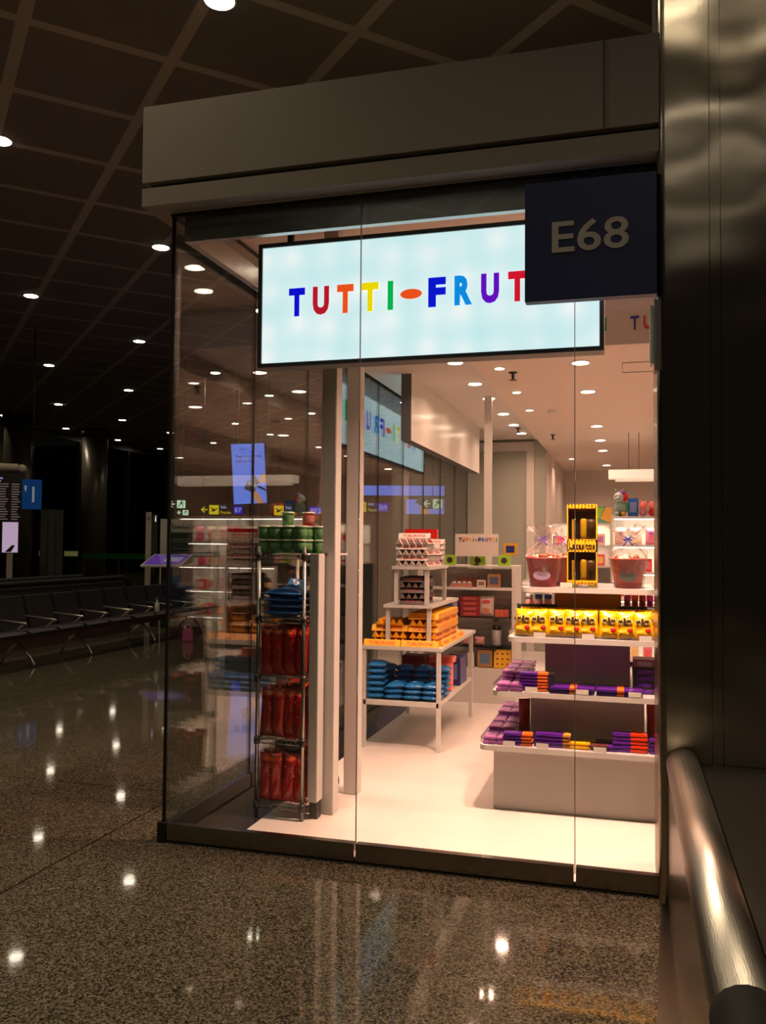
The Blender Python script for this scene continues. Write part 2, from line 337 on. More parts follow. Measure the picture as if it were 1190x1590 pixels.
# fascia (front and left side), groove, soffit
fa = MB()
fa.box(-2.44, 0.14, 3.95, 4.12, 3.425, 3.83); fa.box(-2.44, 0.14, 3.95, 4.12, 3.30, 3.395); fa.box(-2.41, 0.14, 4.0, 4.12, 3.39, 3.43, 1)
fa.box(-2.44, -2.30, 4.12, 12.95, 3.425, 3.83); fa.box(-2.44, -2.30, 4.12, 12.95, 3.30, 3.395); fa.box(-2.41, -2.30, 4.12, 12.95, 3.39, 3.43, 1)
struct(fa.build('trim_fascia', [FASCIA, BLACKP]))
struct(MB().box(-2.30, 3.75, 4.12, 16.95, 3.50, 3.70).build('ceiling_roof', FASCIA))
struct(MB().box(-0.10, -0.094, 3.944, 3.95, 3.425, 3.83).build('trim_4', BLACKP))
# head channel (brushed steel band behind the glass)
hc = MB().box(-2.27, 0.14, 4.10, 4.14, 3.15, 3.275).box(-2.27, -2.23, 4.14, 12.8, 3.15, 3.275)
struct(hc.build('trim_5', steel('head channel steel', (0.55, 0.54, 0.52), 0.22, (90, 90, 1), 0.25, 0.3)))
struct(MB().box(-2.33, 0.14, 4.052, 4.062, 3.294, 3.300).build('trim_11', WHITE_M))
struct(MB().box(-2.33, 0.14, 4.06, 4.10, 3.275, 3.30).box(-2.33, -2.29, 4.10, 12.8, 3.275, 3.30).build('trim_6', BLACKP))
# glass panels
k = 0
for x0, x1 in ((-2.318, -1.278), (-1.274, -0.234), (-0.230, 0.15)):
    k += 1; struct(MB().box(x0, x1, PFX-0.006, PFX+0.006, 0.06, 3.28).build('window_%d' % (k+1), GLASS))
ys = [4.09, 5.10]+[6.07+0.96*i for i in range(8)]
for i in range(len(ys)-1):
    k += 1; struct(MB().box(-2.316, -2.304, ys[i]+0.002, ys[i+1]-0.002, 0.06, 3.28).build('window_%d' % (k+1), GLASS))
# silicone joints
jt = MB()
for x in (-1.276, -0.232): jt.box(x-0.0016, x+0.0016, PFX-0.007, PFX+0.007, 0.06, 3.28)
struct(jt.build('trim_7', mat('grey joint', (0.28, 0.26, 0.24), 0.3)))
jt = MB()
for y in ys[1:-1]: jt.box(-2.318, -2.302, y-0.003, y+0.003, 0.06, 3.28)
jt.box(-2.328, -2.312, PFX-0.010, PFX+0.004, 0.06, 3.30)
struct(jt.build('trim_8', DARK))
# plinth
pl = MB()
for x0, x1 in ((-2.30, -1.281), (-1.271, -0.237), (-0.227, 0.15)): pl.box(x0, x1, 4.06, 4.10, 0.012, 0.095)
for i in range(len(ys)-1): pl.box(-2.335, -2.295, ys[i]+0.012, ys[i+1]-0.004, 0.012, 0.095)
struct(pl.build('baseboard_front', STEEL_D))
struct(MB().box(-2.33, 0.15, 4.065, 4.095, 0, 0.02).box(-2.33, -2.30, 4.09, 12.0, 0, 0.02).box(-2.345, -2.30, 4.05, 4.10, 0, 0.10).build('baseboard_left', DARK))
# bulkhead with lettering
B = MB().box(-1.15, 0.5, 6.20, 6.215, 2.95, 3.42); struct(B.build('trim_bulkhead', PLASTER))
struct(MB().box(0.45, 0.50, 6.22, 15, 2.70, 2.95).build('trim_side_bulkhead', PLASTER))
COLS = [sc(20, 20, 130), sc(190, 20, 40), sc(235, 90, 30), sc(250, 200, 40), sc(20, 160, 90), sc(240, 90, 30), sc(20, 40, 170), sc(30, 120, 200), sc(90, 20, 150), sc(200, 20, 40), sc(240, 190, 40), sc(20, 150, 90)]
WORD = 'TUTTI-FRUTTI'
PRN = [mat('print colour %d' % i, c, 0.4) for i, c in enumerate(COLS)]
def word(parent, x0, pitch, h, y, z, mats, rot=None, name='letter', origin=None, depth=0.003, wmul=1.0, bold=0.015):
    # letters laid out from x0 on a fixed pitch
    x = x0
    for i, ch in enumerate(WORD):
        adv = pitch*(0.62 if ch == 'I' else 1.0)
        if ch == '-':
            e = MB().prism([(0.42*pitch*math.cos(a*PI/12), 0.17*h*math.sin(a*PI/12)) for a in range(24)], -depth/2, depth/2, fn=lambda p: (p[0], p[2], p[1]))
            o = e.build('dash', mats[i], parent, (0, 0, 0)); cw = 0
        else:
            wdt = pitch*(0.22 if ch == 'I' else 0.68)*wmul
            o = text(ch, wdt, h, mats[i], parent, (0, 0, 0), name=name, depth=depth, bold=bold)
        cx = x+adv/2
        if rot == 'side': o.location = (y, -cx, z); o.rotation_euler = (0, 0, -PI/2)
        else: o.location = (cx, y, z)
        x += adv
bl = thing('sign_lettering', 'small coloured shop name lettering on the ceiling bulkhead right of the lit sign', 'lettering', (0.01, 6.195, 3.095))
word(bl, 0, 0.088, 0.095, 0, 0, PRN)
bl2 = thing('sign_lettering', 'end of coloured shop name lettering on the bulkhead beside the lit sign frame', 'lettering', (-1.14, 6.195, 3.095))
word(bl2, 0, 0.091, 0.095, 0, 0, PRN)
for i in range(6):
    b3 = thing('sign_lettering', 'coloured shop name repeated along the side bulkhead above the shelves', 'lettering', (0.445, 14.2-i*1.3, 2.82), (0, 0, 0), 'shop names along the side bulkhead')
    word(b3, 0, 0.095, 0.10, 0, 0, PRN, rot='side')

# ------------------------------------------------------------ the lit sign, the side sign
def light_box(root, L, H, D, facem):   # local: face towards -Y, left end at x=0, bottom z=0
    f = 0.022
    MB().box(0, L, 0.006, D, 0, H).build('case', mat('grey sign case', (0.10, 0.11, 0.12), 0.4), root)
    MB().box(0, L, -0.012, 0.006, 0, f).box(0, L, -0.012, 0.006, H-f, H).box(0, f, -0.012, 0.006, f, H-f).box(L-f, L, -0.012, 0.006, f, H-f).build('frame', mat('grey sign frame', (0.10, 0.11, 0.12), 0.4), root)
    MB().box(f, L-f, -0.002, 0.005, f, H-f).build('lit_face', facem, root)
def lm(i, c):  # backlit lettering
    return mat('backlit letter %d' % i, c, 0.4, 0, 1.0, c)
SC_ = [sc(10, 10, 215), sc(195, 20, 45), sc(250, 85, 25), sc(255, 225, 0), sc(0, 185, 85), sc(250, 85, 25), sc(5, 20, 215), sc(10, 145, 235), sc(105, 10, 200), sc(225, 20, 45), sc(250, 200, 20), sc(0, 180, 90)]
LM = [lm(i, c) for i, c in enumerate(SC_)]
sg = thing('illuminated_sign', 'white backlit shop sign with multicoloured letters hanging behind the front glass', 'sign', (-1.925, 4.30, 2.495))
light_box(sg, 1.82, 0.675, 0.10, SIGNFACE)
word(sg, 0.155, 0.1365, 0.152, -0.006, 0.345, LM, wmul=0.98, bold=0.055)
for x in (0.15, 1.55): MB().box(x, x+0.03, 0.03, 0.06, 0.675, 0.93).build('hanger', DARKM, sg)
s2 = thing('illuminated_sign', 'long backlit sign box hanging along the left glass wall, beige back towards the shop', 'sign', (-1.97, 11.35, 2.49), (0, 0, -PI/2))
light_box(s2, 3.75, 0.69, 0.08, SIGNFACE)
word(s2, 0.42, 0.27, 0.20, -0.006, 0.36, LM, wmul=0.9, bold=0.03)
bkp = MB().box(0, 3.75, 0.081, 0.087, 0, 0.69).build('back_panel', mat('satin aluminium panel', (0.78, 0.74, 0.68), 0.2, 0.25), s2)
for x in (0.7, 1.9, 3.1): MB().box(x, x+0.03, 0.03, 0.05, 0.69, 0.92).build('hanger', DARKM, s2)

# gate sign and pillar
gs = thing('gate_sign', 'dark blue square gate sign reading E68 fixed to the steel pillar', 'sign', (-0.447, 3.93, 2.655))
MB().box(0, 0.575, 0, 0.06, 0, 0.545).build('panel', NAVY, gs, bevel=0.003)
text('E68', 0.335, 0.145, LGREY, gs, (0.29, -0.003, 0.285), bold=0.012)
# pillar with rounded left corner
pp = [(0.128, 4.5)]
for i in range(7): a = PI+PI/2*i/6; pp.append((0.128+0.035+0.035*math.cos(a), 3.945+0.035+0.035*math.sin(a)))
pp += [(0.343, 3.945), (0.343, 3.96), (0.393, 3.96), (0.393, 3.945), (1.9, 3.945), (1.9, 4.5)]
struct(MB().prism(pp, 0, 6.3, sm=False).build('wall_pillar', STEEL))
struct(MB().box(0.348, 0.388, 3.940, 3.958, 0, 6.3).build('trim_9', STEEL))
# small sensor on the pillar edge
dv = thing('wall_sensor', 'slim oval white and grey device on the pillar edge under the gate sign', 'sensor', (0.128, 3.99, 2.30))
MB().rrect(-0.012, 0.02, -0.05, 0.05, 0.02, 0.33, 0.01).build('casing', mat('grey casing', (0.22, 0.21, 0.2), 0.3), dv)
MB().rrect(-0.03, -0.012, -0.035, 0.035, 0.05, 0.31, 0.008).build('cover', mat('pale cover', (0.7, 0.7, 0.7), 0.25), dv)

# steel parapet with tube handrail
pr_ = thing('parapet_rail', 'brushed steel parapet with thick tubular handrail running from the pillar to the right foreground', 'railing', (0, 0, 0))
MB().box(0.165, 0.30, 1.9, 3.94, 0.0, 0.60).build('side_panel', STEEL_D, pr_)
MB().box(0.30, 1.9, 1.2, 3.94, 0.55, 0.625).build('top_panel', mat('dark satin steel', (0.10, 0.085, 0.07), 0.35, 0.8), pr_)
MB().box(0.30, 1.9, 1.2, 3.94, 0.0, 0.55).build('inner_panel', STEEL_D, pr_)
tb = [(0.226, 3.94, 0.62), (0.226, 1.86, 0.62)]
MB().tube(tb, 0.068, 24).build('handrail', STEEL_T, pr_)
cp = MB(); cp.tube([(0.226, 1.86, 0.62), (0.226, 1.84, 0.62), (0.226, 1.70, 0.60), (0.226, 1.6, 0.52)], 0.073, 20); cp.build('end_cap', DARK, pr_)
MB().prism([(0.165, 3.94), (0.132, 3.92), (0.09, 3.0), (0.06, 1.9), (0.165, 1.9)], 0, 0.03).build('foot_flange', STEEL_D, pr_)

# white columns
for i, (x, y, d) in enumerate(((-1.705, 4.72, 0.10), (-1.692, 5.14, 0.09))):
    c = thing('steel_post', ['front of the two white square posts beside the wire rack', 'rear of the two white square posts beside the wire rack'][i], 'post', (x, y, 0))
    MB().box(0, 0.088, 0, d, 0.004, 3.42).build('shaft', WHITE_M, c, bevel=0.004)
    MB().box(0.012, 0.05, d, d+0.03, 0.03, 0.1).build('bracket', DARKM, c)
pw = thing('steel_post', 'slim white ceiling post behind the slatted shelf unit', 'post', (-1.40, 9.0, 0)); MB().box(-0.037, 0.037, -0.037, 0.037, 0.004, 3.1).build('shaft', WHITE_M, pw)
pn = thing('partition_board', 'tall white board standing between the wire rack and the front post', 'panel', (-1.728, 4.605, 0)); MB().box(0, 0.055, 0, 0.10, 0.10, 1.49).build('board', WHITE, pn, bevel=0.003); MB().box(0.005, 0.05, 0.02, 0.09, 0.004, 0.10).build('foot', DARKM, pn)

# ------------------------------------------------------------ downlights
def downlight(label, x, y, z, r, m, power, col, spread, group, lightr=None):
    t = thing('downlight', label, 'ceiling light', (x, y, z), group=group)
    MB().lathe([(r*1.18, 0.0), (r*1.18, -0.006), (r*1.0, -0.008)], n=24).build('trim_ring', RINGM, t)
    MB().lathe([(r, -0.009), (r*0.98, -0.012)], n=24).build('lamp', m, t)
    if power: area('downlight_bulb', (0, 0, -0.02), lightr or r*2, power, col, spread=spread, parent=t)
    return t
for i, y in enumerate((6.725, 8.01, 9.2, 10.375, 11.78, 13.07, 15.49)):
    if i == 2: continue
    downlight('%s round downlight from the glass in the row above the stepped sweets display' % ORD[i if i < 2 else i-1], -0.34, y, 2.95, 0.062, LAMP, SHOP_W, WARM, 150, 'downlights above the stepped display')
for i, y in enumerate((6.795, 7.90, 8.99, 14.24)):
    downlight('%s small downlight from the glass near the edge of the lower ceiling' % ORD[i], -0.97 if i < 3 else -0.86, y, 2.95, 0.036, LAMP, SHOP_W*0.45, WARM, 140, 'small downlights near the ceiling step')
for i, y in enumerate((7.2, 8.2, 9.06, 10.18, 11.14, 12.0)):
    downlight('%s round downlight from the glass in the left ceiling strip beside the beige sign' % ORD[i], -1.405, y, 3.10, 0.062, LAMP, SHOP_W, WARM, 150, 'downlights in the left ceiling strip')
for i, (x, y) in enumerate(((-0.42, 4.60), (0.04, 4.60), (1.0, 4.7), (1.8, 5.2), (-1.8, 5.24), (-1.6, 5.75))):  # first two are added fill for the display front; last two follow glass reflections
    downlight('front ceiling downlight hidden above the lit sign, one of a set with added fill lamps', x, y, 3.42, 0.06, LAMP, 62 if i < 2 else 14, WARM, 105, 'downlights above the lit sign')
for i in range(8):
    downlight('downlight in the shop ceiling behind the pillar', 1.3+1.2*(i % 2), 6.8+2.0*(i//2), 2.95, 0.062, LAMP, SHOP_W, WARM, 150, 'downlights behind the pillar')
# concourse lights on the diagonal grid
hall = [(-1.6, 4.03), (-3.43, 6.74), (-7.16, 8.48), (-7.23, 12.29), (-11.11, 14.12), (-11.12, 18.0), (-15.03, 19.89), (-15.05, 23.8), (-19.0, 25.7), (-18.97, 29.6), (-22.75, 27.5), (-22.75, 31.3), (-22.9, 35.4), (-19.1, 33.5), (-22.9, 39.2),
        (-3.43, 2.9), (-7.2, 4.6), (-7.2, 0.8), (-3.43, -1.0), (0.45, 0.1), (0.6, -2.0), (0.72, -3.6), (0.9, -5.7), (4.3, -2.0), (-11.1, 10.25), (-11.1, 6.4), (-15.03, 16.0), (-11.1, 21.9), (-7.2, 16.2), (-3.43, 20.0), (-7.2, 20.0), (-7.2, 28), (-11.1, 29.6), (-15.05, 35), (-15.05, 31.5), (-11.1, 25.7), (-19, 37.4)]
for i, (x, y) in enumerate(hall):
    downlight('round downlight in the dark gridded concourse ceiling', x, y, 6.3, 0.13, LAMPH, 80 if i == 0 else HALL_W if (y < 16) else HALL_W*0.4, HALL, 120, 'concourse downlights', 0.2)
# sprinklers, hatch
for i, (x, y, z) in enumerate(((-0.889, 7.0, 2.95), (-0.904, 11.1, 2.95), (-1.391, 11.5, 3.10))):
    t = thing('sprinkler', ['ceiling sprinkler head nearest the lit sign', 'ceiling sprinkler head in the middle of the lower ceiling', 'ceiling sprinkler head in the left ceiling strip'][i], 'sprinkler', (x, y, z))
    MB().lathe([(0.035, 0), (0.035, -0.008), (0.012, -0.012), (0.012, -0.05), (0.004, -0.06), (0.03, -0.062), (0.03, -0.066)], n=14).build('head', DARKM, t)
struct(MB().box(-0.035, 0.35, 6.82, 6.825, 2.944, 2.95).box(-0.035, -0.03, 6.82, 7.21, 2.944, 2.95).box(-0.035, 0.35, 7.205, 7.21, 2.944, 2.95).build('trim_10', mat('shadow gap', (0.3, 0.25, 0.2), 0.6)))
tag(MB().lathe([(0.05, 0), (0.045, -0.03), (0.0, -0.035)], (-0.75, 9.13, 2.95), 20).build('smoke_detector', RINGM), 'flat round smoke detector in the lower shop ceiling', 'smoke detector')

# ------------------------------------------------------------ product builders
def pillow(w, h, t, fn=None, seed=1, nx=10, nz=14, crimp=0.06, wob=0.004, lean=0.0):
    rnd = random.Random(seed); ph = [rnd.uniform(0, 6) for _ in range(6)]; mb = MB(); N = nx+1
    for side in (-1, 1):
        vs = []; fs = []; ms = []
        for j in range(nz+1):
            v = j/nz
            for i in range(N):
                u = i/nx; a = 1-abs(2*u-1)**3; c = min(1, max(0, (min(v, 1-v)-crimp)/0.16)); c = c**0.6
                th = t/2*a*c+0.0012
                th += wob*a*c*math.sin(9*u+7*v+ph[0])*math.sin(6*v*3+ph[1]+3*u)
                x = (u-0.5)*w*(1-0.05*math.sin(PI*v)+0.01*math.sin(14*v+ph[2])); z = v*h
                if j in (0, nz): z += 0.002*((i % 2)*2-1)
                vs.append((x, side*th+lean*z+0.003*math.sin(5*u+ph[3])*(1 if j in (0, nz) else 0), z))
        for j in range(nz):
            for i in range(nx):
                fs.append((j*N+i, j*N+i+1, (j+1)*N+i+1, (j+1)*N+i)); ms.append(fn((i+.5)/nx, (j+.5)/nz, side) if fn else 0)
        k = len(mb.v); mb.add(vs, fs, 0, True); mb.m[-len(fs):] = ms
    n = N*(nz+1); rim = [i for i in range(N)]+[j*N+nx for j in range(1, nz+1)]+[nz*N+i for i in range(nx-1, -1, -1)]+[j*N for j in range(nz-1, 0, -1)]
    for a in range(len(rim)): b = (a+1) % len(rim); mb.f.append((rim[a], rim[b], rim[b]+n, rim[a]+n)); mb.m.append(0); mb.smooth.append(True)
    return mb
def patch(w, h, n=16, shape='ellipse', d=0.0015):
    if shape == 'ellipse': p = [(w/2*math.cos(2*PI*i/n), h/2*math.sin(2*PI*i/n)) for i in range(n)]
    else: p = [(-w/2, -h/2), (w/2, -h/2), (w/2, h/2), (-w/2, h/2)]
    return MB().prism(p, -d/2, d/2, fn=lambda q: (q[0], q[2], q[1]))

# --- stepped display stand
DX, DY = -0.235, 5.65
ds = thing('display_stand', 'white four tier stepped display stand full of sweets behind the right front glass', 'display stand', (DX, DY, 0.004))
MB().box(-0.525, 0.525, -0.52, 0.52, 0, 0.35).build('base', WHITE, ds, bevel=0.003)
TIER = [(0.60, 0.352), (0.535, 0.658), (0.455, 0.968), (0.385, 1.262)]
for hw, z in TIER: MB().rrect(-hw, hw, -hw, hw, z, z+0.030, 0.05).build('shelf', WHITE, ds)
GREYC = mat('taupe core panel', (0.44, 0.39, 0.34), 0.5)
for (a, zb, zt, m) in ((0.33, 0.382, 0.658, GREYC), (0.25, 0.688, 0.968, GREYC), (0.197, 0.998, 1.262, BRN)):
    MB().box(-a, a, -a, a, zb, zt).build('core_panel', m, ds)
for hw, z in TIER:
    q = hw-0.004
    MB().box(-q+0.05, q-0.05, -q-0.002, -q+0.001, z+0.03, z+0.068).box(-q-0.002, -q+0.001, -q+0.05, q-0.05, z+0.03, z+0.068).build('clear_lip', ACRYL, ds)
for hw, z, xs in ((0.60, 0.352, (-0.46, -0.27, 0.05, 0.38)), (0.535, 0.658, (-0.34, -0.05, 0.24)), (0.455, 0.968, (-0.30, -0.02, 0.3)), (0.385, 1.262, (-0.15,))):
    for x in xs: MB().box(x, x+0.07, -hw+0.0005, -hw+0.0015, z+0.034, z+0.062).build('price_tag', mat('paper tag', (0.75, 0.7, 0.62), 0.6), ds)

# --- peanut bags on the third tier
def mmfn(u, v, s): return 1 if (v < 0.10 and s < 0) else 0
def yellow_bag():
    t = thing('candy_bag', 'x', 'sweets bag')
    pillow(0.112, 0.165, 0.05, mmfn, 3).build('pouch', [YELT, GRYP], t)
    text('m&m', 0.072, 0.034, mat('dark brown lettering', (0.06, 0.025, 0.015), 0.4), t, (-0.002, -0.031, 0.108), (0, 0, 0), bold=0.018)
    MB().ball((0, 0, 0), (0.017, 0.004, 0.014), 8).build('candy_print', RED, t, (0.024, -0.026, 0.055))
    patch(0.085, 0.046).build('logo_print', mat('pale yellow print', sc(250, 225, 120), 0.4), t, (-0.002, -0.0275, 0.108))
    patch(0.05, 0.022).build('band_print', mat('lime yellow print', sc(225, 205, 60), 0.4), t, (-0.02, -0.0265, 0.052))
    return t
M = Maker(yellow_bag()); TZ = 0.998+0.004
xs = [(px-911)/272 for px in (812, 838, 865, 890, 916, 946, 974, 1001)]
ords = ['leftmost', 'second from the left', 'third from the left', 'fourth from the left', 'fourth from the right', 'third from the right', 'second from the right', 'rightmost']
for i, x in enumerate(xs):
    M.put((DX+x, 5.245+0.006*(i % 3), TZ), (math.radians(-8), math.radians([2, -3, 1, 3, -2, 2, -4, -5][i]), math.radians([-6, 4, 3, -5, 0, 6, -4, 3][i])), 'yellow chocolate peanut bag, %s in the front row on the stand' % ords[i], 'yellow bags along the third tier')
for i, y in enumerate((5.32, 5.42, 5.54, 5.66)):
    M.put((DX-0.40, y, TZ), (math.radians(-6), 0, math.radians(-90+5*i)), 'yellow bag facing left on the third tier edge, %s from the glass' % ORD[i], 'yellow bags along the third tier')
for i in range(7):
    M.put((DX-0.34+0.115*i, 5.33, TZ+0.006), (math.radians(-5), 0, math.radians(3*(i % 3)-3)), 'yellow bag of chocolate peanuts half hidden behind the front row', 'yellow bags behind the front row')
def plain_bag(name, w, h, d, m, label, cat='sweets bag', seed=5, band=None):
    t = thing(name, label, cat)
    pillow(w, h, d, (lambda u, v, s: 1 if (band and band[0] < v < band[1]) else 0), seed).build('pouch', [m, band[2] if band else m], t)
    return t
DKF = mat('black film', (0.03, 0.03, 0.022), 0.3)
M = Maker(plain_bag('candy_bag', 0.11, 0.185, 0.045, DKF, 'x', seed=8))
for i, x in enumerate((-0.37, -0.30, -0.235, 0.235, 0.30, 0.37)):
    M.put((DX+x, 5.42, TZ), (0, 0, 0.1*(i % 3)), ('dark crimped bag top showing behind the yellow bags left of the brown panel' if i < 3 else 'dark crimped bag top showing behind the yellow bags right of the brown panel'), 'dark bags left of the brown panel' if i < 3 else 'dark bags right of the brown panel')

# --- chocolate tablets
def tablet(L, W, H, m1, m2, frac, seed=0, mid=False):      # L along X
    t = thing('chocolate_tablet', 'x', 'chocolate bar')
    H = H-0.001
    def body(a, b): return MB().box(a, b, -W/2, W/2, 0.0, H)
    if mid: body(-L/2, L/2).build('wrapper', m1, t, bevel=0.0055); MB().box(-L*0.07, L*0.12, -W/2-0.0012, W/2+0.0012, -0.0002+0.001, H+0.0008).build('flavour_band', m2, t, bevel=0.005)
    else: body(-L/2, L/2).build('wrapper', m1, t, bevel=0.0055); MB().box(L/2-L*frac, L/2+0.001, -W/2-0.0012, W/2+0.0012, 0.001, H+0.0008).build('flavour_band', m2, t, bevel=0.005)
    return t
tz1, tz2 = 0.386, 0.692
po = Maker(tablet(0.168, 0.09, 0.017, PUR, ORA, 0.38))
for k in range(6): po.put((DX-0.30+0.002*(k % 2), 5.20+0.002*k, tz2+0.018*k), (0, 0, 0.02*(k % 3)), 'purple and orange chocolate bar in the tall stack at the left of the second tier', 'stack of orange banded bars on the second tier')
for k in range(4): po.put((DX-0.385+0.004*(k % 2), 5.13, tz1+0.018*k), (0, 0, 0.03*(k % 2)), 'purple and orange chocolate bar in the lower stack left of centre on the bottom tier', 'stack of orange banded bars on the bottom tier')
pg = Maker(tablet(0.20, 0.09, 0.019, PUR, mat('amber foil', sc(215, 150, 60), 0.3), 0.22))
for k in range(4): pg.put((DX-0.185+0.004*(k % 2), 5.14, tz1+0.020*k), (0, 0, -0.03*(k % 2)), 'purple bar with amber end in the front stack on the bottom tier', 'stack of amber ended bars on the bottom tier')
for k in range(3): pg.put((DX-0.20, 5.25, tz1+0.020*k), (0, 0, 0.1), 'purple chocolate bar with amber end behind the amber ended stack', 'second stack of amber ended bars')
pm = Maker(tablet(0.255, 0.10, 0.018, PUR, ORA, 0.2, mid=True))
for sx, w_ in ((-0.075, 'left'), (0.19, 'right')):
    for j in range(2):
        for k in range(2): pm.put((DX+sx, 5.17+0.115*j, tz2+0.019*k), (0, 0, 0.01*k), 'flat purple bar with orange middle, %s pile on the second tier front' % w_, 'flat bars in the %s pile of the second tier' % w_)
REDO = mat('red orange foil', sc(245, 70, 25), 0.22, 0.15, bump=0.25, bscale=90)
pr = Maker(tablet(0.19, 0.09, 0.02, PUR, REDO, 0.5))
for k in range(5): pr.put((DX+0.245+0.003*(k % 2), 5.15+0.003*k, tz1+0.021*k), (0, 0, 0.03*(k % 3)), 'purple bar with glowing red orange half in the bottom tier stack at right', 'stack of red ended bars on the bottom tier')
pv = Maker(tablet(0.11, 0.09, 0.02, PUR, DBLU, 0.3))
for k in range(4): pv.put((DX+0.405, 5.15, tz1+0.021*k), (0, 0, 0.02*k), 'blue violet bar in the stack beside the steel pillar on the bottom tier', 'stack of blue violet bars beside the pillar')
for k in range(3): pv.put((DX+0.44, 5.19, tz2+0.021*k), (0, 0, 0.02*k), 'blue violet bar in the short stack beside the pillar on the second tier', 'stack of blue violet bars on the second tier')
py = Maker(tablet(0.125, 0.085, 0.016, YELT, mat('gold print', sc(200, 160, 20), 0.4), 0.15))
for k in range(2): py.put((DX-0.035, 5.14+0.02*k, tz1+0.017*k), (0, 0, 0), ['flat yellow bar in the middle of the bottom tier, lower one', 'flat yellow bar in the middle of the bottom tier, upper one'][k])
py2 = Maker(tablet(0.15, 0.09, 0.014, mat('brown foil', sc(90, 45, 40), 0.3), PUR, 0.4))
for k in range(2): py2.put((DX+0.105, 5.14, tz1+0.015*k), (0, 0, 0), 'flat brown and purple bar beside the yellow bar on the bottom tier', 'brown and purple bars on the bottom tier')
py3 = Maker(tablet(0.24, 0.09, 0.03, mat('olive yellow wrap', sc(170, 140, 40), 0.35), mat('brown wrap', sc(80, 50, 30), 0.4), 0.5))
py3.put((DX+0.05, 5.24, tz1), (0, 0, 0), 'olive and brown packet lying behind the yellow bar on the bottom tier')
# pinkish bars laid front to back on the left of both lower tiers
pp_ = Maker(tablet(0.17, 0.075, 0.019, PURP, PUR, 0.2))
for col in range(2):
    for row in range(5):
        for k in range(2+(row > 0)*1+(row > 2)*1): pp_.put((DX-0.545+0.08*col, 5.16+0.19*row+0.02*k, tz1+0.020*k), (0, 0, PI/2), 'shiny pinkish purple bar in the neat rows at the left end of the bottom tier', 'pinkish bars at the left end of the bottom tier')
for col in range(2):
    for row in range(4):
        for k in range(2+(row > 0)*2): pp_.put((DX-0.475+0.08*col, 5.20+0.19*row+0.03*k, tz2+0.020*k), (0, 0, PI/2), 'shiny pinkish purple bar in the sloping rows at the left end of the second tier', 'pinkish bars at the left end of the second tier')
def carton(label, w, d, h, m, m2=None, cat='box', name='carton', top=False):
    t = thing(name, label, cat)
    MB().box(-w/2, w/2, -d/2, d/2, 0, h).build('body', m, t, bevel=0.002)
    if m2: MB().box(-w*0.32, w*0.32, -d/2-0.001, -d/2, h*0.22, h*0.78).build('printed_panel', m2, t)
    return t
def put(t, loc, rz=0): t.location = loc; t.rotation_euler = (0, 0, rz); return t
BLKC = mat('black carton', (0.02, 0.016, 0.03), 0.35)
put(carton('black box standing beside the tall orange banded stack on the second tier', 0.035, 0.08, 0.105, BLKC), (DX-0.195, 5.21, tz2))
for k in range(4): put(carton(['black carton at the bottom of the pile right of the upper taupe panel', 'second black carton up in the pile right of the upper taupe panel', 'third black carton up in the pile right of the upper taupe panel', 'fourth black carton up in the pile right of the upper taupe panel'][k], 0.13, 0.15, 0.036, BLKC, PUR), (DX+0.33, 5.33, tz2+0.037*k), 0.02*k)
put(carton('pinkish carton on top of the black carton pile on the second tier', 0.13, 0.15, 0.05, mat('dusty pink carton', sc(170, 100, 95), 0.4), GRYP), (DX+0.33, 5.34, tz2+0.149))
for k in range(3): put(carton(['lowest pale pink box beside the pillar on the second tier', 'middle pale pink box beside the pillar on the second tier', 'topmost pale pink box beside the pillar on the second tier'][k], 0.10, 0.12, 0.036, mat('pale pink carton', sc(235, 175, 165), 0.4), PURP), (DX+0.45, 5.31, tz2+0.0005+0.037*k))
t = plain_bag('candy_bag', 0.075, 0.22, 0.05, REDF, 'tall red bag standing left of the lower taupe panel on the bottom tier', seed=11); put(t, (DX-0.375, 5.40, tz1), 0.5)
t = plain_bag('candy_bag', 0.09, 0.235, 0.05, REDF, 'tall red bag standing right of the lower taupe panel on the bottom tier', seed=12); put(t, (DX+0.385, 5.40, tz1), -0.3)
t = plain_bag('candy_bag', 0.08, 0.2, 0.05, mat('dark red film', sc(130, 25, 35), 0.3, bump=0.4), 'dark red bag beside the pillar behind the pink boxes on the second tier', seed=13); put(t, (DX+0.44, 5.46, tz2), -0.3)
# tubes of sweets behind the bags at the right
TUB = [sc(235, 90, 150), sc(250, 130, 60), sc(240, 80, 90), sc(220, 60, 140), sc(235, 70, 60)]
for i in range(5):
    t = thing('sweet_tube', '%s upright pink and orange sweets packet from the left behind the yellow bags at right' % ORD[i], 'sweets packet', (DX+0.235+0.046*i, 5.75, TZ))
    m = mat('tube pink %d' % i, TUB[i], 0.35)
    MB().box(-0.02, 0.02, -0.015, 0.015, 0, 0.235).build('packet', m, t, bevel=0.004)
    text('mer', 0.075, 0.022, BLKT, t, (0.0, -0.0165, 0.17), (0, -PI/2, 0), depth=0.002, bold=0.02)
for i in range(3):
    t = thing('candy_jar', ['left small jar of pink and white sweets behind the yellow bags', 'middle small jar of sweets with blue lid behind the yellow bags', 'right small jar of sweets with blue lid behind the yellow bags'][i], 'jar', (DX-0.40+0.062*i, 5.90, TZ))
    MB().lathe([(0.026, 0), (0.028, 0.01), (0.028, 0.17), (0.02, 0.19)], n=14).build('body', [mat('mixed candy pink', sc(230, 160, 150), 0.4, noise=0.4, nscale=70)], t)
    MB().lathe([(0.025, 0.19), (0.025, 0.215), (0.022, 0.218)], n=14).build('lid', [mat('white lid', (0.7, 0.7, 0.7)), mat('blue lid', sc(40, 80, 160))][min(i, 1)], t)

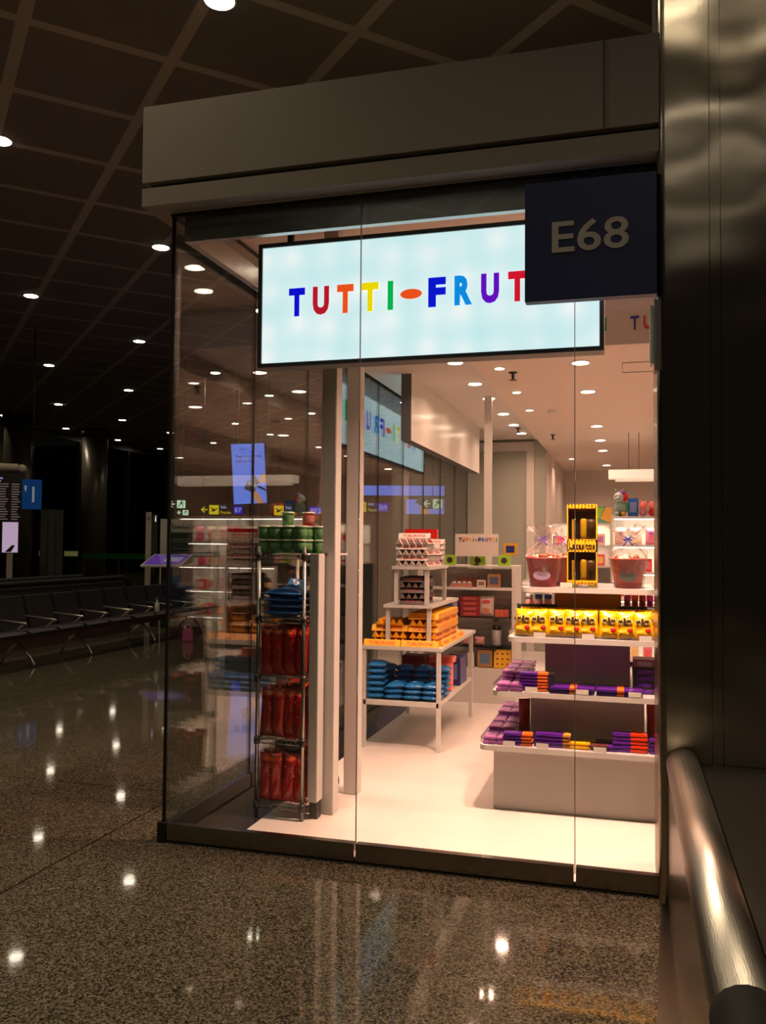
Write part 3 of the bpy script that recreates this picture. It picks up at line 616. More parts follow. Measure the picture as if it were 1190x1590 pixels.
# --- gift buckets in cellophane
def gift(label, x, y, r, h, col, ribbon, seed, panel=None):
    z = 1.292+0.004; t = thing('gift_bucket', label, 'gift bucket', (x, y, z)); rnd = random.Random(seed)
    MB().lathe([(r*0.70, 0), (r*0.74, 0.01), (r, h), (r*1.04, h+0.002), (r*1.04, h+0.008), (r*0.97, h+0.008), (r*0.92, h-0.03)], n=28).build('bucket', col, t)
    sw = MB()
    for i in range(26):
        a = rnd.uniform(0, 2*PI); q = rnd.uniform(0, r*0.72); sw.ball((q*math.cos(a), q*math.sin(a), h-0.02+rnd.uniform(0, 0.04)), (rnd.uniform(.012, .022),)*3, 5, i % 3)
    s_ = sw.build('sweets', [mat('candy wrap red', sc(225, 70, 60), 0.25), mat('candy wrap cream', sc(250, 225, 190), 0.25), mat('candy wrap brown', sc(140, 80, 40), 0.25)], t); s_['kind'] = 'stuff'
    mb = MB(); n = 40; prof = [(r*0.80, 0.002), (r*1.0, h*0.6), (r*1.09, h+0.01), (r*0.98, h+0.045), (r*0.55, h+0.085), (r*0.16, h+0.118), (r*0.16, h+0.128), (r*0.5, h+0.155), (r*0.85, h+0.185), (r*1.0, h+0.205)]
    vs = []
    for j, (rr, zz) in enumerate(prof):
        for i in range(n):
            a = 2*PI*i/n; amp = 0.025 if j < 3 else (0.22 if j != 5 and j != 6 else 0.08); q = rr*(1+amp*math.sin(a*9+j)*0.6+amp*rnd.uniform(-1, 1))
            vs.append((q*math.cos(a), q*math.sin(a), zz+(0.018*rnd.uniform(-1, 1) if j > 6 else 0.006*rnd.uniform(-1, 1) if j > 2 else 0)))
    fs = [(j*n+i, j*n+(i+1) % n, (j+1)*n+(i+1) % n, (j+1)*n+i) for j in range(len(prof)-1) for i in range(n)]
    mb.add(vs, fs, 0, False).build('cellophane_wrap', CELLO, t)
    rb = MB()
    for s_ in (-1, 1):
        rb.tube([(0, -r*0.2, h+0.123), (s_*0.02, -r*0.3, h+0.14), (s_*0.036, -r*0.32, h+0.128), (s_*0.02, -r*0.3, h+0.117), (0, -r*0.22, h+0.123)], 0.004, 6)
        rb.tube([(0, -r*0.2, h+0.123), (s_*0.012, -r*0.4, h+0.10), (s_*0.028, -r*0.5, h+0.085)], 0.0035, 6)
    rb.tube([(r*0.19*math.cos(a*PI/8), r*0.19*math.sin(a*PI/8), h+0.123) for a in range(17)], 0.004, 6)
    rb.build('ribbon', ribbon, t)
    if panel: patch(r*1.0, h*0.35).build('badge', panel, t, (0, -r*0.90, h*0.42), rot=(math.radians(-12), 0, 0))
    return t
RIBP = mat('violet ribbon', sc(110, 60, 170), 0.3); RIBK = mat('pink ribbon', sc(215, 60, 140), 0.3); RIBB = mat('blue ribbon', sc(50, 60, 160), 0.3)
gift('dark pink gift bucket in tied cellophane at the left of the top tier', DX-0.262, 5.40, 0.104, 0.17, mat('magenta red bucket', sc(205, 55, 70), 0.3, noise=0.35, nscale=14), RIBP, 1, mat('silver badge', sc(150, 130, 150), 0.3, 0.3))
gift('orange red gift bucket in cellophane behind the dark pink bucket', DX-0.165, 5.61, 0.095, 0.17, mat('rust bucket', sc(185, 60, 45), 0.35, noise=0.5, nscale=30), RIBK, 2)
gift('red gift bucket with dark print in cellophane right of the yellow tower box', DX+0.24, 5.42, 0.105, 0.17, mat('red brown bucket', sc(190, 60, 50), 0.35, noise=0.6, nscale=12), RIBB, 3, mat('dark green badge', sc(50, 55, 50), 0.4, noise=0.5, nscale=30))
# --- yellow tower box
tw = thing('gift_box', 'tall yellow polka dot gift box with two windows on the top tier', 'gift box', (DX-0.025, 5.36, 1.296))
W_, D_, H_ = 0.175, 0.12, 0.50
DOTY = mat('yellow spotted card', sc(245, 190, 30), 0.4)
tb_ = MB().box(-W_/2, W_/2, D_/2-0.01, D_/2, 0.02, H_)
for z0, z1 in ((0.02, 0.045), (0.215, 0.29), (0.475, H_)): tb_.box(-W_/2, W_/2, -D_/2, D_/2-0.01, z0, z1)
for x in (-W_/2, W_/2-0.006): tb_.box(x, x+0.006, -D_/2, D_/2-0.01, 0.045, 0.475)
tb_.build('card_frame', DOTY, tw)
MB().box(-W_/2, -W_/2+0.055, -D_/2, D_/2, 0, 0.02).box(W_/2-0.055, W_/2, -D_/2, D_/2, 0, 0.02).build('feet', mat('grey olive card', sc(120, 115, 70), 0.5), tw)
dk = MB(); rnd = random.Random(4)
for z in (0.025, 0.22, 0.281, 0.48, 0.492):
    for i in range(9): dk.lathe([(0.0035, 0), (0.0035, 0.001)], (0, 0, 0), 8) if False else dk.ball((-0.078+0.0195*i, -D_/2-0.0002, z+0.006*rnd.random()), (0.005, 0.0012, 0.005), 4, rnd.choice((0, 0, 1)))
dk.build('dots', [mat('brown dot', sc(70, 40, 20)), RED], tw)
text('Lacasitos', 0.15, 0.038, BLKT, tw, (0, -D_/2-0.002, 0.253), depth=0.002, bold=0.01)
for z0 in (0.045, 0.29):
    MB().box(-W_/2+0.006, W_/2-0.006, D_/2-0.014, D_/2-0.010, z0, z0+0.17).build('backing', mat('dark inside card', sc(130, 95, 60), 0.5), tw)
    g = MB().box(-0.06, -0.042, -0.05, -0.03, z0, z0+0.12).build('sweet_tube', DOTY, tw)
    MB().box(-0.038, -0.018, -0.05, -0.03, z0, z0+0.10).build('sweet_tube', mat('deep brown tube', sc(50, 30, 30), 0.4), tw)
    MB().lathe([(0.018, 0), (0.02, 0.02), (0.02, 0.11), (0.014, 0.125)], (0.008, -0.035, z0), 14).build('sweet_tube', DOTY, tw)
    MB().lathe([(0.028, 0), (0.028, 0.10), (0.024, 0.12)], (0.05, -0.028, z0), 14).build('mug', mat('brown olive mug', sc(110, 80, 40), 0.4, noise=0.4, nscale=50), tw)
    MB().box(-W_/2+0.005, W_/2-0.005, -D_/2+0.001, -D_/2+0.002, z0, z0+0.185 if z0 > 0.2 else z0+0.17).build('window', ACRYL, tw)

# ------------------------------------------------------------ white table with risers
tb0 = thing('display_table', 'white metal display table with lower shelf beside the front posts', 'table', (-1.95, 6.35, 0.004))
MB().box(-0.01, 0.62, -0.005, 1.50, 0.742, 0.771).build('tabletop', WHITE_M, tb0, bevel=0.003)
MB().box(0.01, 0.60, 0.0, 1.42, 0.325, 0.365).build('lower_shelf', WHITE_M, tb0, bevel=0.003)
for x in (0, 0.58):
    for y in (0, 1.38): MB().box(x, x+0.03, y, y+0.03, 0, 0.742).build('leg', WHITE_M, tb0)
TT = 0.776
def riser(label, x0, x1, y0, y1, zb, zt):
    t = thing('display_riser', label, 'riser', (x0, y0, zb)); W, Dp, Hh = x1-x0, y1-y0, zt-zb
    MB().box(-0.015, W+0.015, -0.02, Dp+0.01, Hh-0.026, Hh).build('shelf', WHITE_M, t, bevel=0.002)
    for x in (0, W-0.03):
        for y in (0, Dp-0.03): MB().box(x, x+0.03, y, y+0.03, 0, Hh-0.026).build('leg', WHITE_M, t)
    return t
riser('lower white riser standing among the yellow bars on the table', -1.795, -1.44, 6.46, 7.50, TT, 1.085)
riser('upper white riser holding the dark bars under the white ones', -1.725, -1.455, 6.44, 7.12, 1.087, 1.38)
def tobl(L, s, m, me, mt, cap='yellow'):
    t = thing('chocolate_bar', 'x', 'chocolate bar'); h = s*0.866; tri = [(-s/2, 0), (s/2, 0), (0, h)]
    mb = MB().prism(tri, -L/2, L/2, 0, fn=lambda p: (p[2], p[0], p[1]))
    mb.m[0] = 1; mb.m[1] = 1
    mb.build('carton', [m, me], t, bevel=0.0015)
    text('TOBLERONE', L*0.72, s*0.5, mt, t, (0, -s*0.27, h*0.47), (math.radians(-30), 0, 0), depth=0.0012, bold=0.02)
    return t
YEND = mat('yellow end flap', sc(235, 160, 20), 0.4); RPR = mat('orange red lettering', sc(205, 75, 25), 0.4)
sY = 0.055; hY = sY*0.866+0.001
Y = Maker(tobl(0.288, sY, YEL, YEND, RPR))
G = 'yellow triangular bars piled on the table'; LB = 'yellow triangular chocolate bar in the big pile around the lower riser'
Y.put((-1.80, 6.385, TT), (0, 0, 0), 'left of the two yellow triangular bars lying along the front edge of the table')
Y.put((-1.505, 6.385, TT), (0, 0, 0), 'right of the two yellow triangular bars lying along the front edge of the table')
# end-on layers: upright triangles plus inverted ones between; crosswise layers
def endon(x0, n, y0, rows, z, inv=True):
    for r in range(rows):
        for i in range(n):
            Y.put((x0+sY/2+sY*i, y0+0.15+0.295*r, z), (0, 0, PI/2), LB, G)
            if inv and i < n-1: Y.put((x0+sY+sY*i, y0+0.155+0.295*r, z+hY-0.0005), (PI, 0, PI/2), LB, G)
def cross(xc, y0, n, z, inv=True):
    for r in range(n):
        Y.put((xc, y0+sY/2+sY*r, z), (0, 0, 0), LB, G)
        if inv and r < n-1: Y.put((xc, y0+sY+sY*r, z+hY-0.0005), (PI, 0, 0), LB, G)
YR = Maker(tobl(0.236, sY, YEL, YEND, RPR)); LR = 'yellow triangular bar lying crosswise in the right hand pile on the table'
def crossR(z):
    for r in range(15):
        YR.put((-1.51, 6.53+sY*r, z), (0, 0, 0), LR, 'crosswise yellow bars in the right pile')
        if r < 14: YR.put((-1.51, 6.53+sY/2+sY*r, z+hY-0.0005), (PI, 0, 0), LR, 'crosswise yellow bars in the right pile')
for lay in (0, 1, 3):
    z = TT+hY*lay
    endon(-1.62, 4, 6.50, 3, z, False)
    if lay < 2: endon(-1.92, 5, 6.50, 3, z, False)
    else: endon(-1.89, 4, 6.50, 1, z, False)
for lay in (2, 4): crossR(TT+hY*lay)
cross(-1.78, 6.51, 10, TT+hY*2, False)
for r in range(3): Y.put((-1.362, 6.60+0.30*r, TT), (0, 0, PI/2), 'yellow triangular bar lying lengthwise along the right table edge', 'yellow bars along the right table edge')
# dark bars inside the upper riser
sD = 0.048; hD = sD*0.866+0.001
K = Maker(tobl(0.20, sD, DKC, mat('silver brown end', sc(120, 105, 95), 0.35), mat('dull red lettering', sc(130, 40, 30), 0.4)))
for lay in range(5):
    z = 1.088+hD*lay
    for r in range(6 if lay % 2 == 0 else 0): K.put((-1.59, 6.49+0.052*r, z), (0, 0, 0), 'dark triangular chocolate bar lying crosswise inside the upper riser', 'dark bars inside the upper riser')
    if lay % 2:
        for r in range(2):
            for i in range(4): K.put((-1.665+0.05*i, 6.57+0.21*r, z), (0, 0, PI/2), 'dark triangular chocolate bar lying end on inside the upper riser', 'dark bars lying end on inside the upper riser')
# white bars on top
Wt = Maker(tobl(0.25, sD, WHC, mat('grey white end', sc(165, 150, 145), 0.4), RED)); GW = 'white bars piled on the upper riser'; LW = 'white triangular chocolate bar in the pile on top of the upper riser'
z0 = 1.381
for lay in range(5):
    z = z0+hD*lay
    if lay in (0, 2, 4):
        for r in range(2 if lay < 4 else 1):
            for i in range(5):
                Wt.put((-1.69+0.052*i, 6.56+0.26*r, z), (0, 0, PI/2), LW, GW)
    else:
        for r in range(9): Wt.put((-1.59, 6.47+0.052*r, z), (0, 0, 0), LW, GW)
Wt.put((-1.58, 6.50, z0+hD*5), (0, 0, 0), 'white triangular bar with red lettering lying on the very top of the white pile')
t = carton('red upright box behind the topmost white triangular bar', 0.26, 0.05, 0.075, mat('bright red carton', sc(215, 30, 20), 0.35)); put(t, (-1.55, 6.60, z0+hD*5-0.002), 0.0)
WS = Maker(tobl(0.15, sD, WHC, mat('grey white end', (0, 0, 0)), RED))
for k in range(5):
    for r in range(2): WS.put((-1.53, 7.00+0.05*r, z0+hD*k), (0, 0, 0), 'short white triangular bar in the rear stack on the upper riser', 'white bars in the rear stack')
# goods on the lower shelf of the table
TL = 0.004+0.366
def pack(m, m2, w, h, d, seed, label):
    t = thing('biscuit_pack', label, 'biscuit packet')
    pillow(w, h, d, (lambda u, v, s: 1 if (0.38 < u < 0.62 and 0.36 < v < 0.64) else 0), seed, crimp=0.03).build('packet', [m, m2], t); return t
B1 = Maker(pack(BLUF, mat('pale blue print', sc(130, 170, 205), 0.35), 0.15, 0.17, 0.05, 21, 'x'))
for k in range(6): B1.put((-1.855, 6.53, TL+0.027+0.046*k), (PI/2, 0, 0.02*k), 'blue biscuit packet in the tall stack at the left front of the lower table shelf', 'blue packets in the left front stack')
for j in range(3):
    for k in range(3): B1.put((-1.70+0.142*j, 6.53, TL+0.027+0.040*k), (PI/2, 0.04*(j-1), 0.05*(k-1)), 'blue biscuit packet in the low front stacks on the lower table shelf', 'blue packets in the low front stacks')
for j in range(4):
    for k in range(5): B1.put((-1.84+0.145*j, 6.74, TL+0.027+0.045*k), (PI/2, 0, 0.05*(k-1)), 'blue biscuit packet in the second row on the lower table shelf', 'blue packets in the second row')
for k in range(6): put(carton('%s dark red box up in the pile at the back of the lower table shelf' % ORD[k], 0.19, 0.16, 0.045, mat('dark red carton', sc(125, 40, 45), 0.4)), (-1.67, 6.93, TL+0.001+0.046*k))
for k in range(2): put(carton('salmon pink upright box beside the blue packets, %s one' % ('front' if k == 0 else 'rear'), 0.11, 0.05, 0.21, SALM), (-1.42, 6.90+0.055*k, TL+0.001))
put(carton('salmon box lying flat over the blue packets', 0.20, 0.16, 0.05, SALM), (-1.47, 7.05, TL+0.21)); put(carton('salmon support box under the flat salmon box', 0.16, 0.14, 0.205, SALM), (-1.50, 7.05, TL+0.001))
for k in range(4): put(carton('%s dark blue upright box at the right rear of the lower table shelf' % ORD[k], 0.15, 0.07, 0.225, DBLU, mat('pale sky print', sc(90, 120, 170), 0.4)), (-1.42, 7.22+0.075*k, TL+0.001))
for k in range(3): put(carton('%s dark blue upright box at left rear of the lower table shelf' % ORD[k], 0.15, 0.07, 0.225, DBLU), (-1.62, 7.24+0.075*k, TL+0.001))

# ------------------------------------------------------------ wire rack
rk = thing('wire_rack', 'tall chrome wire shelving rack behind the left front glass', 'shelving rack', (-2.035, 4.56, 0))
RW, RD = 0.30, 0.62
for x in (0.012, RW-0.012):
    for y in (0.012, RD-0.012): MB().tube([(x, y, 0.0), (x, y, 1.53)], 0.0115, 10).build('post', CHROME, rk)
cl = MB()
RZ = [0.085, 0.445, 0.795, 1.125, 1.485]
for z in RZ:
    for x in (0.012, RW-0.012):
        for y in (0.012, RD-0.012): cl.lathe([(0.017, -0.03), (0.019, -0.01), (0.017, 0.012)], (x, y, z), 12)
cl.build('collars', DARKM, rk)
for z in RZ:
    s = MB(); x0, x1, y0, y1 = 0.012, RW-0.012, 0.012, RD-0.012
    for zz in (z, z-0.026):
        for a, b in (((x0, y0), (x1, y0)), ((x0, y1), (x1, y1)), ((x0, y0), (x0, y1)), ((x1, y0), (x1, y1))): s.tube([(a[0], a[1], zz), (b[0], b[1], zz)], 0.003, 6)
    n = 10
    for y in (y0, y1): s.tube([(x0+(x1-x0)*i/n, y, z-0.026*(i % 2)) for i in range(n+1)], 0.002, 5)
    n = 20
    for x in (x0, x1): s.tube([(x, y0+(y1-y0)*i/n, z-0.026*(i % 2)) for i in range(n+1)], 0.002, 5)
    for i in range(1, 24): s.tube([(x0, y0+(y1-y0)*i/24, z), (x1, y0+(y1-y0)*i/24, z)], 0.0014, 5)
    for i in (1, 2): s.tube([(x0+(x1-x0)*i/3, y0, z-0.004), (x0+(x1-x0)*i/3, y1, z-0.004)], 0.002, 5)
    s.build('wire_shelf', CHROME, rk)
# tubs on the rack top
def tub(m, m2):
    t = thing('sweet_tub', 'x', 'tub'); MB().lathe([(0.028, 0), (0.033, 0.003), (0.034, 0.068), (0.036, 0.069)], n=20).build('tub', m, t)
    MB().lathe([(0.0372, 0.069), (0.0372, 0.076), (0.034, 0.078)], n=20).build('lid', CREAM, t)
    MB().lathe([(0.0335, 0.018), (0.0345, 0.02), (0.0348, 0.055), (0.0338, 0.057)], n=20).build('printed_band', m2, t); return t
TG = Maker(tub(GRN, mat('faded green print', sc(95, 140, 90), 0.4))); TR = Maker(tub(REDT, mat('faded pink print', sc(190, 110, 105), 0.4))); TO = Maker(tub(ORGT, mat('faded orange print', sc(190, 120, 80), 0.4)))
zt = 1.492
for lay in range(2):
    for row in range(3):
        for i in range(5):
            x = -2.012+0.0745*i+0.004*row
            mk = TG if (i < 4 or row == 0) and not (i == 4 and row) else TO
            lab = ('green lidded tub in the two level block on top of the wire rack' if mk is TG else 'orange red lidded tub at the right rear of the block on the wire rack')
            if i == 4: continue
            mk.put((x, 4.62+0.08*row, zt+0.0795*lay), (0, 0, 0.3*i), lab, 'green tubs in the block on the rack' if mk is TG else 'orange tubs')
for lay in range(2):
    TG.put((-1.722, 4.74, zt+0.0795*lay), (0, 0, 1), ['lower green tub at the right end behind the rack post', 'upper green tub at the right end behind the rack post'][lay])
    TO.put((-1.70, 4.86, zt+0.0795*lay), (0, 0, 1), ['lower orange red tub tucked behind the front white post', 'upper orange red tub tucked behind the front white post'][lay])
TG.put((-1.885, 4.66, zt+0.159), (0, 0, 0), 'single green tub standing on top of the tub block')
TR.put((-1.775, 4.70, zt+0.159), (0, 0, 0), 'single red tub on top of the tub block right of the green one')
TO.put((-1.71, 4.80, zt+0.159), (0, 0, 0), 'single orange tub on top of the block next to the white post')
# support board for the tubs at the right end
tag(MB().box(-1.745, -1.665, 4.72, 5.1, 1.4795, 1.4915).build('shelf_board', WHITE), 'small white board beside the rack top carrying the last tubs', 'shelf board')
# red bags
def rfn(u, v, s): return 1 if (s < 0 and 0.06 < v < 0.30 and 0.15 < u < 0.85) else (2 if s < 0 and 0.86 < v < 0.93 else 0)
RB = thing('candy_bag', 'x', 'sweets bag'); pillow(0.078, 0.275, 0.055, rfn, 31, crimp=0.04, wob=0.006).build('pouch', [REDF, mat('dark red print', sc(150, 40, 20), 0.3, noise=0.4, nscale=60), mat('orange print strip', sc(210, 80, 30), 0.3)], RB)
wd = MB(); rnd = random.Random(3)
for i in range(14): wd.ball((rnd.uniform(-0.026, 0.026), -0.0255, rnd.uniform(0.09, 0.225)), (0.0045, 0.0018, 0.0045), 4)
wd.build('dot_print', mat('coral print', sc(225, 80, 60), 0.3), RB)
RBm = Maker(RB)
for si, z in enumerate((0.091, 0.451, 0.801)):
    nm = ['bottom', 'second', 'third'][si]
    for row in range(5):
        for i in range(3+(row < 2)):
            n_ = 4 if row < 2 else 3
            x = -2.035+0.05+0.21*i/(n_-1)
            RBm.put((x, 4.615+0.105*row, z), (math.radians(rnd.uniform(-4, 8)), math.radians(rnd.uniform(-4, 4)), rnd.uniform(-0.25, 0.25)),
                    ('tall red sweets bag, %s from left in the front row, %s rack shelf' % (ORD[i], nm)) if row == 0 else 'tall red sweets bag behind the front row on the %s rack shelf' % nm,
                    'red bags on the %s rack shelf' % nm)
# dark package and blue bags
t = plain_bag('candy_bag', 0.16, 0.12, 0.06, BLACKP, 'black package lying over the red bags on the bottom rack shelf', seed=41); put(t, (-1.86, 4.72, 0.37)); t.rotation_euler = (1.2, 0.1, 0)
BB = Maker(plain_bag('candy_bag', 0.24, 0.16, 0.05, mat('deep blue film', sc(15, 80, 150), 0.28, bump=0.4, bscale=40), 'x', seed=44))
for k in range(4): BB.put((-1.885+0.006*(k % 2), 4.72-0.004*k, 1.131+0.026+0.036*k), (PI/2, 0, 0.06*(k % 3)), 'deep blue bag in the flat stack on the fourth rack shelf', 'blue bags on the fourth rack shelf')
for k in range(4): BB.put((-1.885, 4.95, 1.131+0.026+0.036*k), (PI/2, 0, 0.04*k), 'deep blue bag in the flat stack on the fourth rack shelf', 'blue bags on the fourth rack shelf')
t = plain_bag('candy_bag', 0.10, 0.11, 0.035, BLUF, 'bright blue bag tossed on top of the blue bag stack on the rack', seed=47); put(t, (-1.90, 4.78, 1.275)); t.rotation_euler = (-1.0, 0.3, 0.2)
t = plain_bag('candy_bag', 0.09, 0.10, 0.035, YELT, 'yellow bag tossed on top of the blue bag stack beside the rack post', seed=48); put(t, (-1.80, 4.80, 1.27)); t.rotation_euler = (-1.1, -0.5, -0.3)
t = plain_bag('candy_bag', 0.15, 0.11, 0.045, mat('golden film', sc(190, 130, 40), 0.3, bump=0.4), 'golden bag lying over the red bags on the third rack shelf', seed=49); put(t, (-1.86, 4.74, 1.075)); t.rotation_euler = (1.35, 0.05, 0)

# ------------------------------------------------------------ slatted shelf unit at the back left
su = thing('shelf_unit', 'white slatted shelf unit with glass shelves behind the display table', 'shelf unit', (-1.76, 8.45, 0.004))
MB().box(0.68, 0.72, 0, 0.45, 0, 1.325).build('side_panel', WHITE, su); MB().box(-0.25, -0.21, 0, 0.45, 0, 1.325).build('side_panel', WHITE, su)
slat = MB().box(-0.21, 0.68, 0.26, 0.31, 0.336, 1.30)
for i in range(16): slat.box(-0.21, 0.68, 0.248, 0.26, 0.345+0.06*i, 0.345+0.06*i+0.048)
slat.build('slatted_back', mat('grey slats', (0.66, 0.64, 0.60), 0.5), su)
MB().box(-0.21, 0.68, 0.0, 0.40, 0, 0.336).build('base', WHITE, su)
MB().box(-0.25, 0.72, 0.0, 0.45, 1.325, 1.34).build('top_board', WHITE, su); MB().box(-0.21, 0.68, 0.0, 0.245, 1.10, 1.125).build('upper_shelf', WHITE, su)
for z in (0.54, 0.825):
    MB().box(-0.21, 0.66, 0.02, 0.245, z, z+0.008).build('glass_shelf', SMOKE, su)
    for x in (0.0, 0.5): MB().box(x, x+0.02, 0.02, 0.245, z-0.035, z).build('bracket', DARKM, su)
SX, SY = -1.76, 8.45
def item(label, x, y, z, w, d, h, m, m2=None, name='carton', cat='box', rz=0): return put(carton(label, w, d, h, m, m2, cat, name), (SX+x, SY+y, z), rz)
ss = thing('shop_sign', 'small white card with the shop name standing on the slatted shelf unit', 'sign', (-1.43, 8.48, 1.3445))
MB().box(-0.215, 0.215, -0.006, 0.006, 0.09, 0.31).build('card', mat('cream card', (0.66, 0.58, 0.50), 0.5), ss); MB().box(-0.03, 0.03, -0.03, 0.03, 0, 0.01).box(-0.01, 0.01, -0.004, 0.004, 0.01, 0.09).build('stand', DARKM, ss)
word(ss, -0.18, 0.0345, 0.036, -0.009, 0.255, PRN, wmul=1.1, bold=0.03)
for i, (x, w_) in enumerate(((0.06, 0.11), (0.33, 0.15), (0.60, 0.115))):
    t = item(['lime green box with dark round print left of the small shop sign', 'lime green box with dark round print under the small shop sign', 'lime green box with dark round print at the right end of the slatted unit'][i], x, 0.12 if i == 1 else 0.07, 1.3445, w_, 0.08, 0.10, LIME)
    patch(0.06, 0.06).build('round_print', mat('dark berry print', sc(70, 50, 50), 0.4, noise=0.5, nscale=60), t, (0, -0.041, 0.05))
item('yellow and violet box standing on the green box at the right end', 0.655, 0.10, 1.446, 0.13, 0.06, 0.12, mat('mustard carton', sc(200, 150, 40), 0.4), DBLU)
for k in range(2):
    t = item(['lower tray of iced cakes on the upper shelf', 'upper tray of iced cakes set back on the upper shelf'][k], 0.17+0.04*k, 0.10+0.12*k, 1.1305+0.0*k, 0.22, 0.10, 0.03+0.06*k, mat('pinkish tray carton', sc(200, 130, 110), 0.4), None, 'cake_tray', 'tray')
    cb = MB()
    for i in range(4): cb.ball((-0.08+0.052*i, 0, 0.035+0.06*k), (0.024, 0.03, 0.02), 6)
    cb.build('iced_cakes', mat('icing', (0.8, 0.72, 0.68), 0.4), t)
item('tan box with blue round print at the right of the upper shelf', 0.50, 0.08, 1.1305, 0.13, 0.07, 0.13, TAN, mat('dusk blue print', sc(80, 90, 120), 0.4))
item('small cream box in the middle of the upper shelf', 0.37, 0.10, 1.1305, 0.09, 0.06, 0.07, WHC, TAN)
for k in range(4): item('%s dark red box up in the pile on the upper glass shelf' % ORD[k], 0.26, 0.12, 0.839+0.051*k, 0.20, 0.14, 0.05, mat('crimson carton', sc(150, 45, 55), 0.4), mat('crimson print', sc(190, 90, 80), 0.4))
item('blue box left of the dark red pile on the upper glass shelf', 0.10, 0.10, 0.839, 0.09, 0.08, 0.13, mat('mid blue carton', sc(60, 90, 170), 0.4))
t = plain_bag('candy_bag', 0.155, 0.205, 0.06, mat('pale pouch film', sc(225, 200, 190), 0.3), 'pale stand up pouch with red print on the upper glass shelf', seed=61); put(t, (SX+0.42, SY+0.08, 0.839))
patch(0.09, 0.035).build('red_print', mat('soft red print', sc(210, 90, 80), 0.4), t, (0, -0.034, 0.15)); patch(0.08, 0.06).build('fruit_print', mat('peach print', sc(200, 130, 100), 0.4, noise=0.4, nscale=50), t, (0, -0.034, 0.06))
for k in range(3): item('%s orange box from the left at the right end of the upper glass shelf' % ORD[k], 0.53+0.045*k, 0.09, 0.839, 0.042, 0.06, 0.075, mat('coral orange carton', sc(225, 110, 80), 0.4))
for k in range(2): put(plain_bag('candy_bag', 0.10, 0.085, 0.05, mat('blush film', sc(215, 150, 150), 0.3, noise=0.4, nscale=40), ['left pinkish bag lying on the lower glass shelf', 'right pinkish bag lying on the lower glass shelf'][k], seed=62+k), (SX+0.22+0.13*k, SY+0.1, 0.553))
t = thing('sweet_jar', 'tall grey striped jar on the lower glass shelf', 'jar', (SX+0.52, SY+0.1, 0.553)); MB().lathe([(0.045, 0), (0.05, 0.02), (0.05, 0.16)], n=16).build('jar', mat('greyish jar', sc(150, 145, 145), 0.3, noise=0.3, nscale=40), t); MB().lathe([(0.04, 0.161), (0.04, 0.20)], n=16).build('lid', DARKM, t)
item('pair of tan and blue boxes on the base of the slatted unit', 0.41, 0.10, 0.3445, 0.15, 0.08, 0.17, TAN, mat('steel blue print', sc(90, 120, 150), 0.4))
t = item('yellow box with small red pictures at the right of the unit base', 0.585, 0.09, 0.3445, 0.17, 0.08, 0.18, mat('sunny carton', sc(245, 190, 50), 0.4))
pc = MB(); rnd = random.Random(9)
for i in range(3):
    for j in range(3): pc.ball((-0.05+0.05*i, -0.0405, 0.04+0.05*j), (0.012, 0.001, 0.009), 4, (i+j) % 2)
pc.build('picture_print', [RED, mat('brown picture print', sc(110, 60, 30), 0.4)], t)
item('small white box at the left of the unit base', 0.27, 0.09, 0.3445, 0.06, 0.06, 0.14, WHC, GRYP)

# ------------------------------------------------------------ lit shelf unit far right
g = thing('lit_shelving', 'white shelving with lit shelves far inside the shop behind the stepped display', 'shelving', (-0.18, 11.55, 0.004))
MB().box(0, 2.0, 0.50, 0.54, 0, 1.95).build('back_panel', WHITE, g); MB().box(-0.02, 0, 0.0, 0.54, 0, 1.95).build('side_panel', WHITE, g); MB().box(1.0, 1.02, 0.02, 0.50, 0.1, 1.93).build('divider', WHITE, g)
GZ = (0.10, 0.48, 0.86, 1.21, 1.56, 1.925)
for z in GZ: MB().box(0, 2.0, 0.0, 0.50, z-0.03, z).build('shelf', WHITE, g)
for z in GZ[1:]:
    MB().box(0.02, 1.98, 0.06, 0.08, z-0.042, z-0.031).build('light_strip', mat('led strip', (1, 1, 1), 0.5, 0, 10.0, (1, 0.86, 0.70)), g)
    a = area('strip_light', (1.0, 0.12, z-0.05), 1.9, 12 if z > 1.5 else 7, (1, 0.76, 0.55), rot=(0.5, 0, 0), shape='RECTANGLE', parent=g); a.data.size_y = 0.04
g2 = thing('lit_shelving', 'lower white lit shelf section left of the main lit shelving behind the yellow tower box', 'shelving', (-1.0, 11.75, 0.004))
MB().box(0, 0.78, 0.36, 0.40, 0, 1.84).build('back_panel', WHITE, g2)
for z in (0.4, 0.9, 1.28, 1.55, 1.84): MB().box(0, 0.78, 0.0, 0.36, z-0.025, z).build('shelf', WHITE, g2)
a = area('strip_light', (0.4, 0.06, 1.80), 0.7, 7, (1, 0.76, 0.55), rot=(0.5, 0, 0), shape='RECTANGLE', parent=g2); a.data.size_y = 0.04
a = area('strip_light', (0.4, 0.06, 1.51), 0.7, 3, (1, 0.76, 0.55), rot=(0.5, 0, 0), shape='RECTANGLE', parent=g2); a.data.size_y = 0.04
hl = thing('hanging_light', 'long white box lamp hanging on two wires above the lit shelving', 'ceiling light', (-0.22, 11.0, 2.35))
MB().box(0, 1.8, 0, 0.25, 0.03, 0.135).build('housing', mat('glowing white housing', (0.8, 0.75, 0.7), 0.5, 0, 0.55, (1, 0.82, 0.62)), hl); MB().box(0.08, 1.75, 0.03, 0.22, 0, 0.03).build('diffuser', mat('warm diffuser', (0.9, 0.85, 0.8), 0.5, 0, 0.5, (1, 0.72, 0.5)), hl)
for x in (0.24, 0.36): MB().tube([(x, 0.12, 0.135), (x, 0.12, 0.60)], 0.004, 6).build('wire', DARKM, hl)
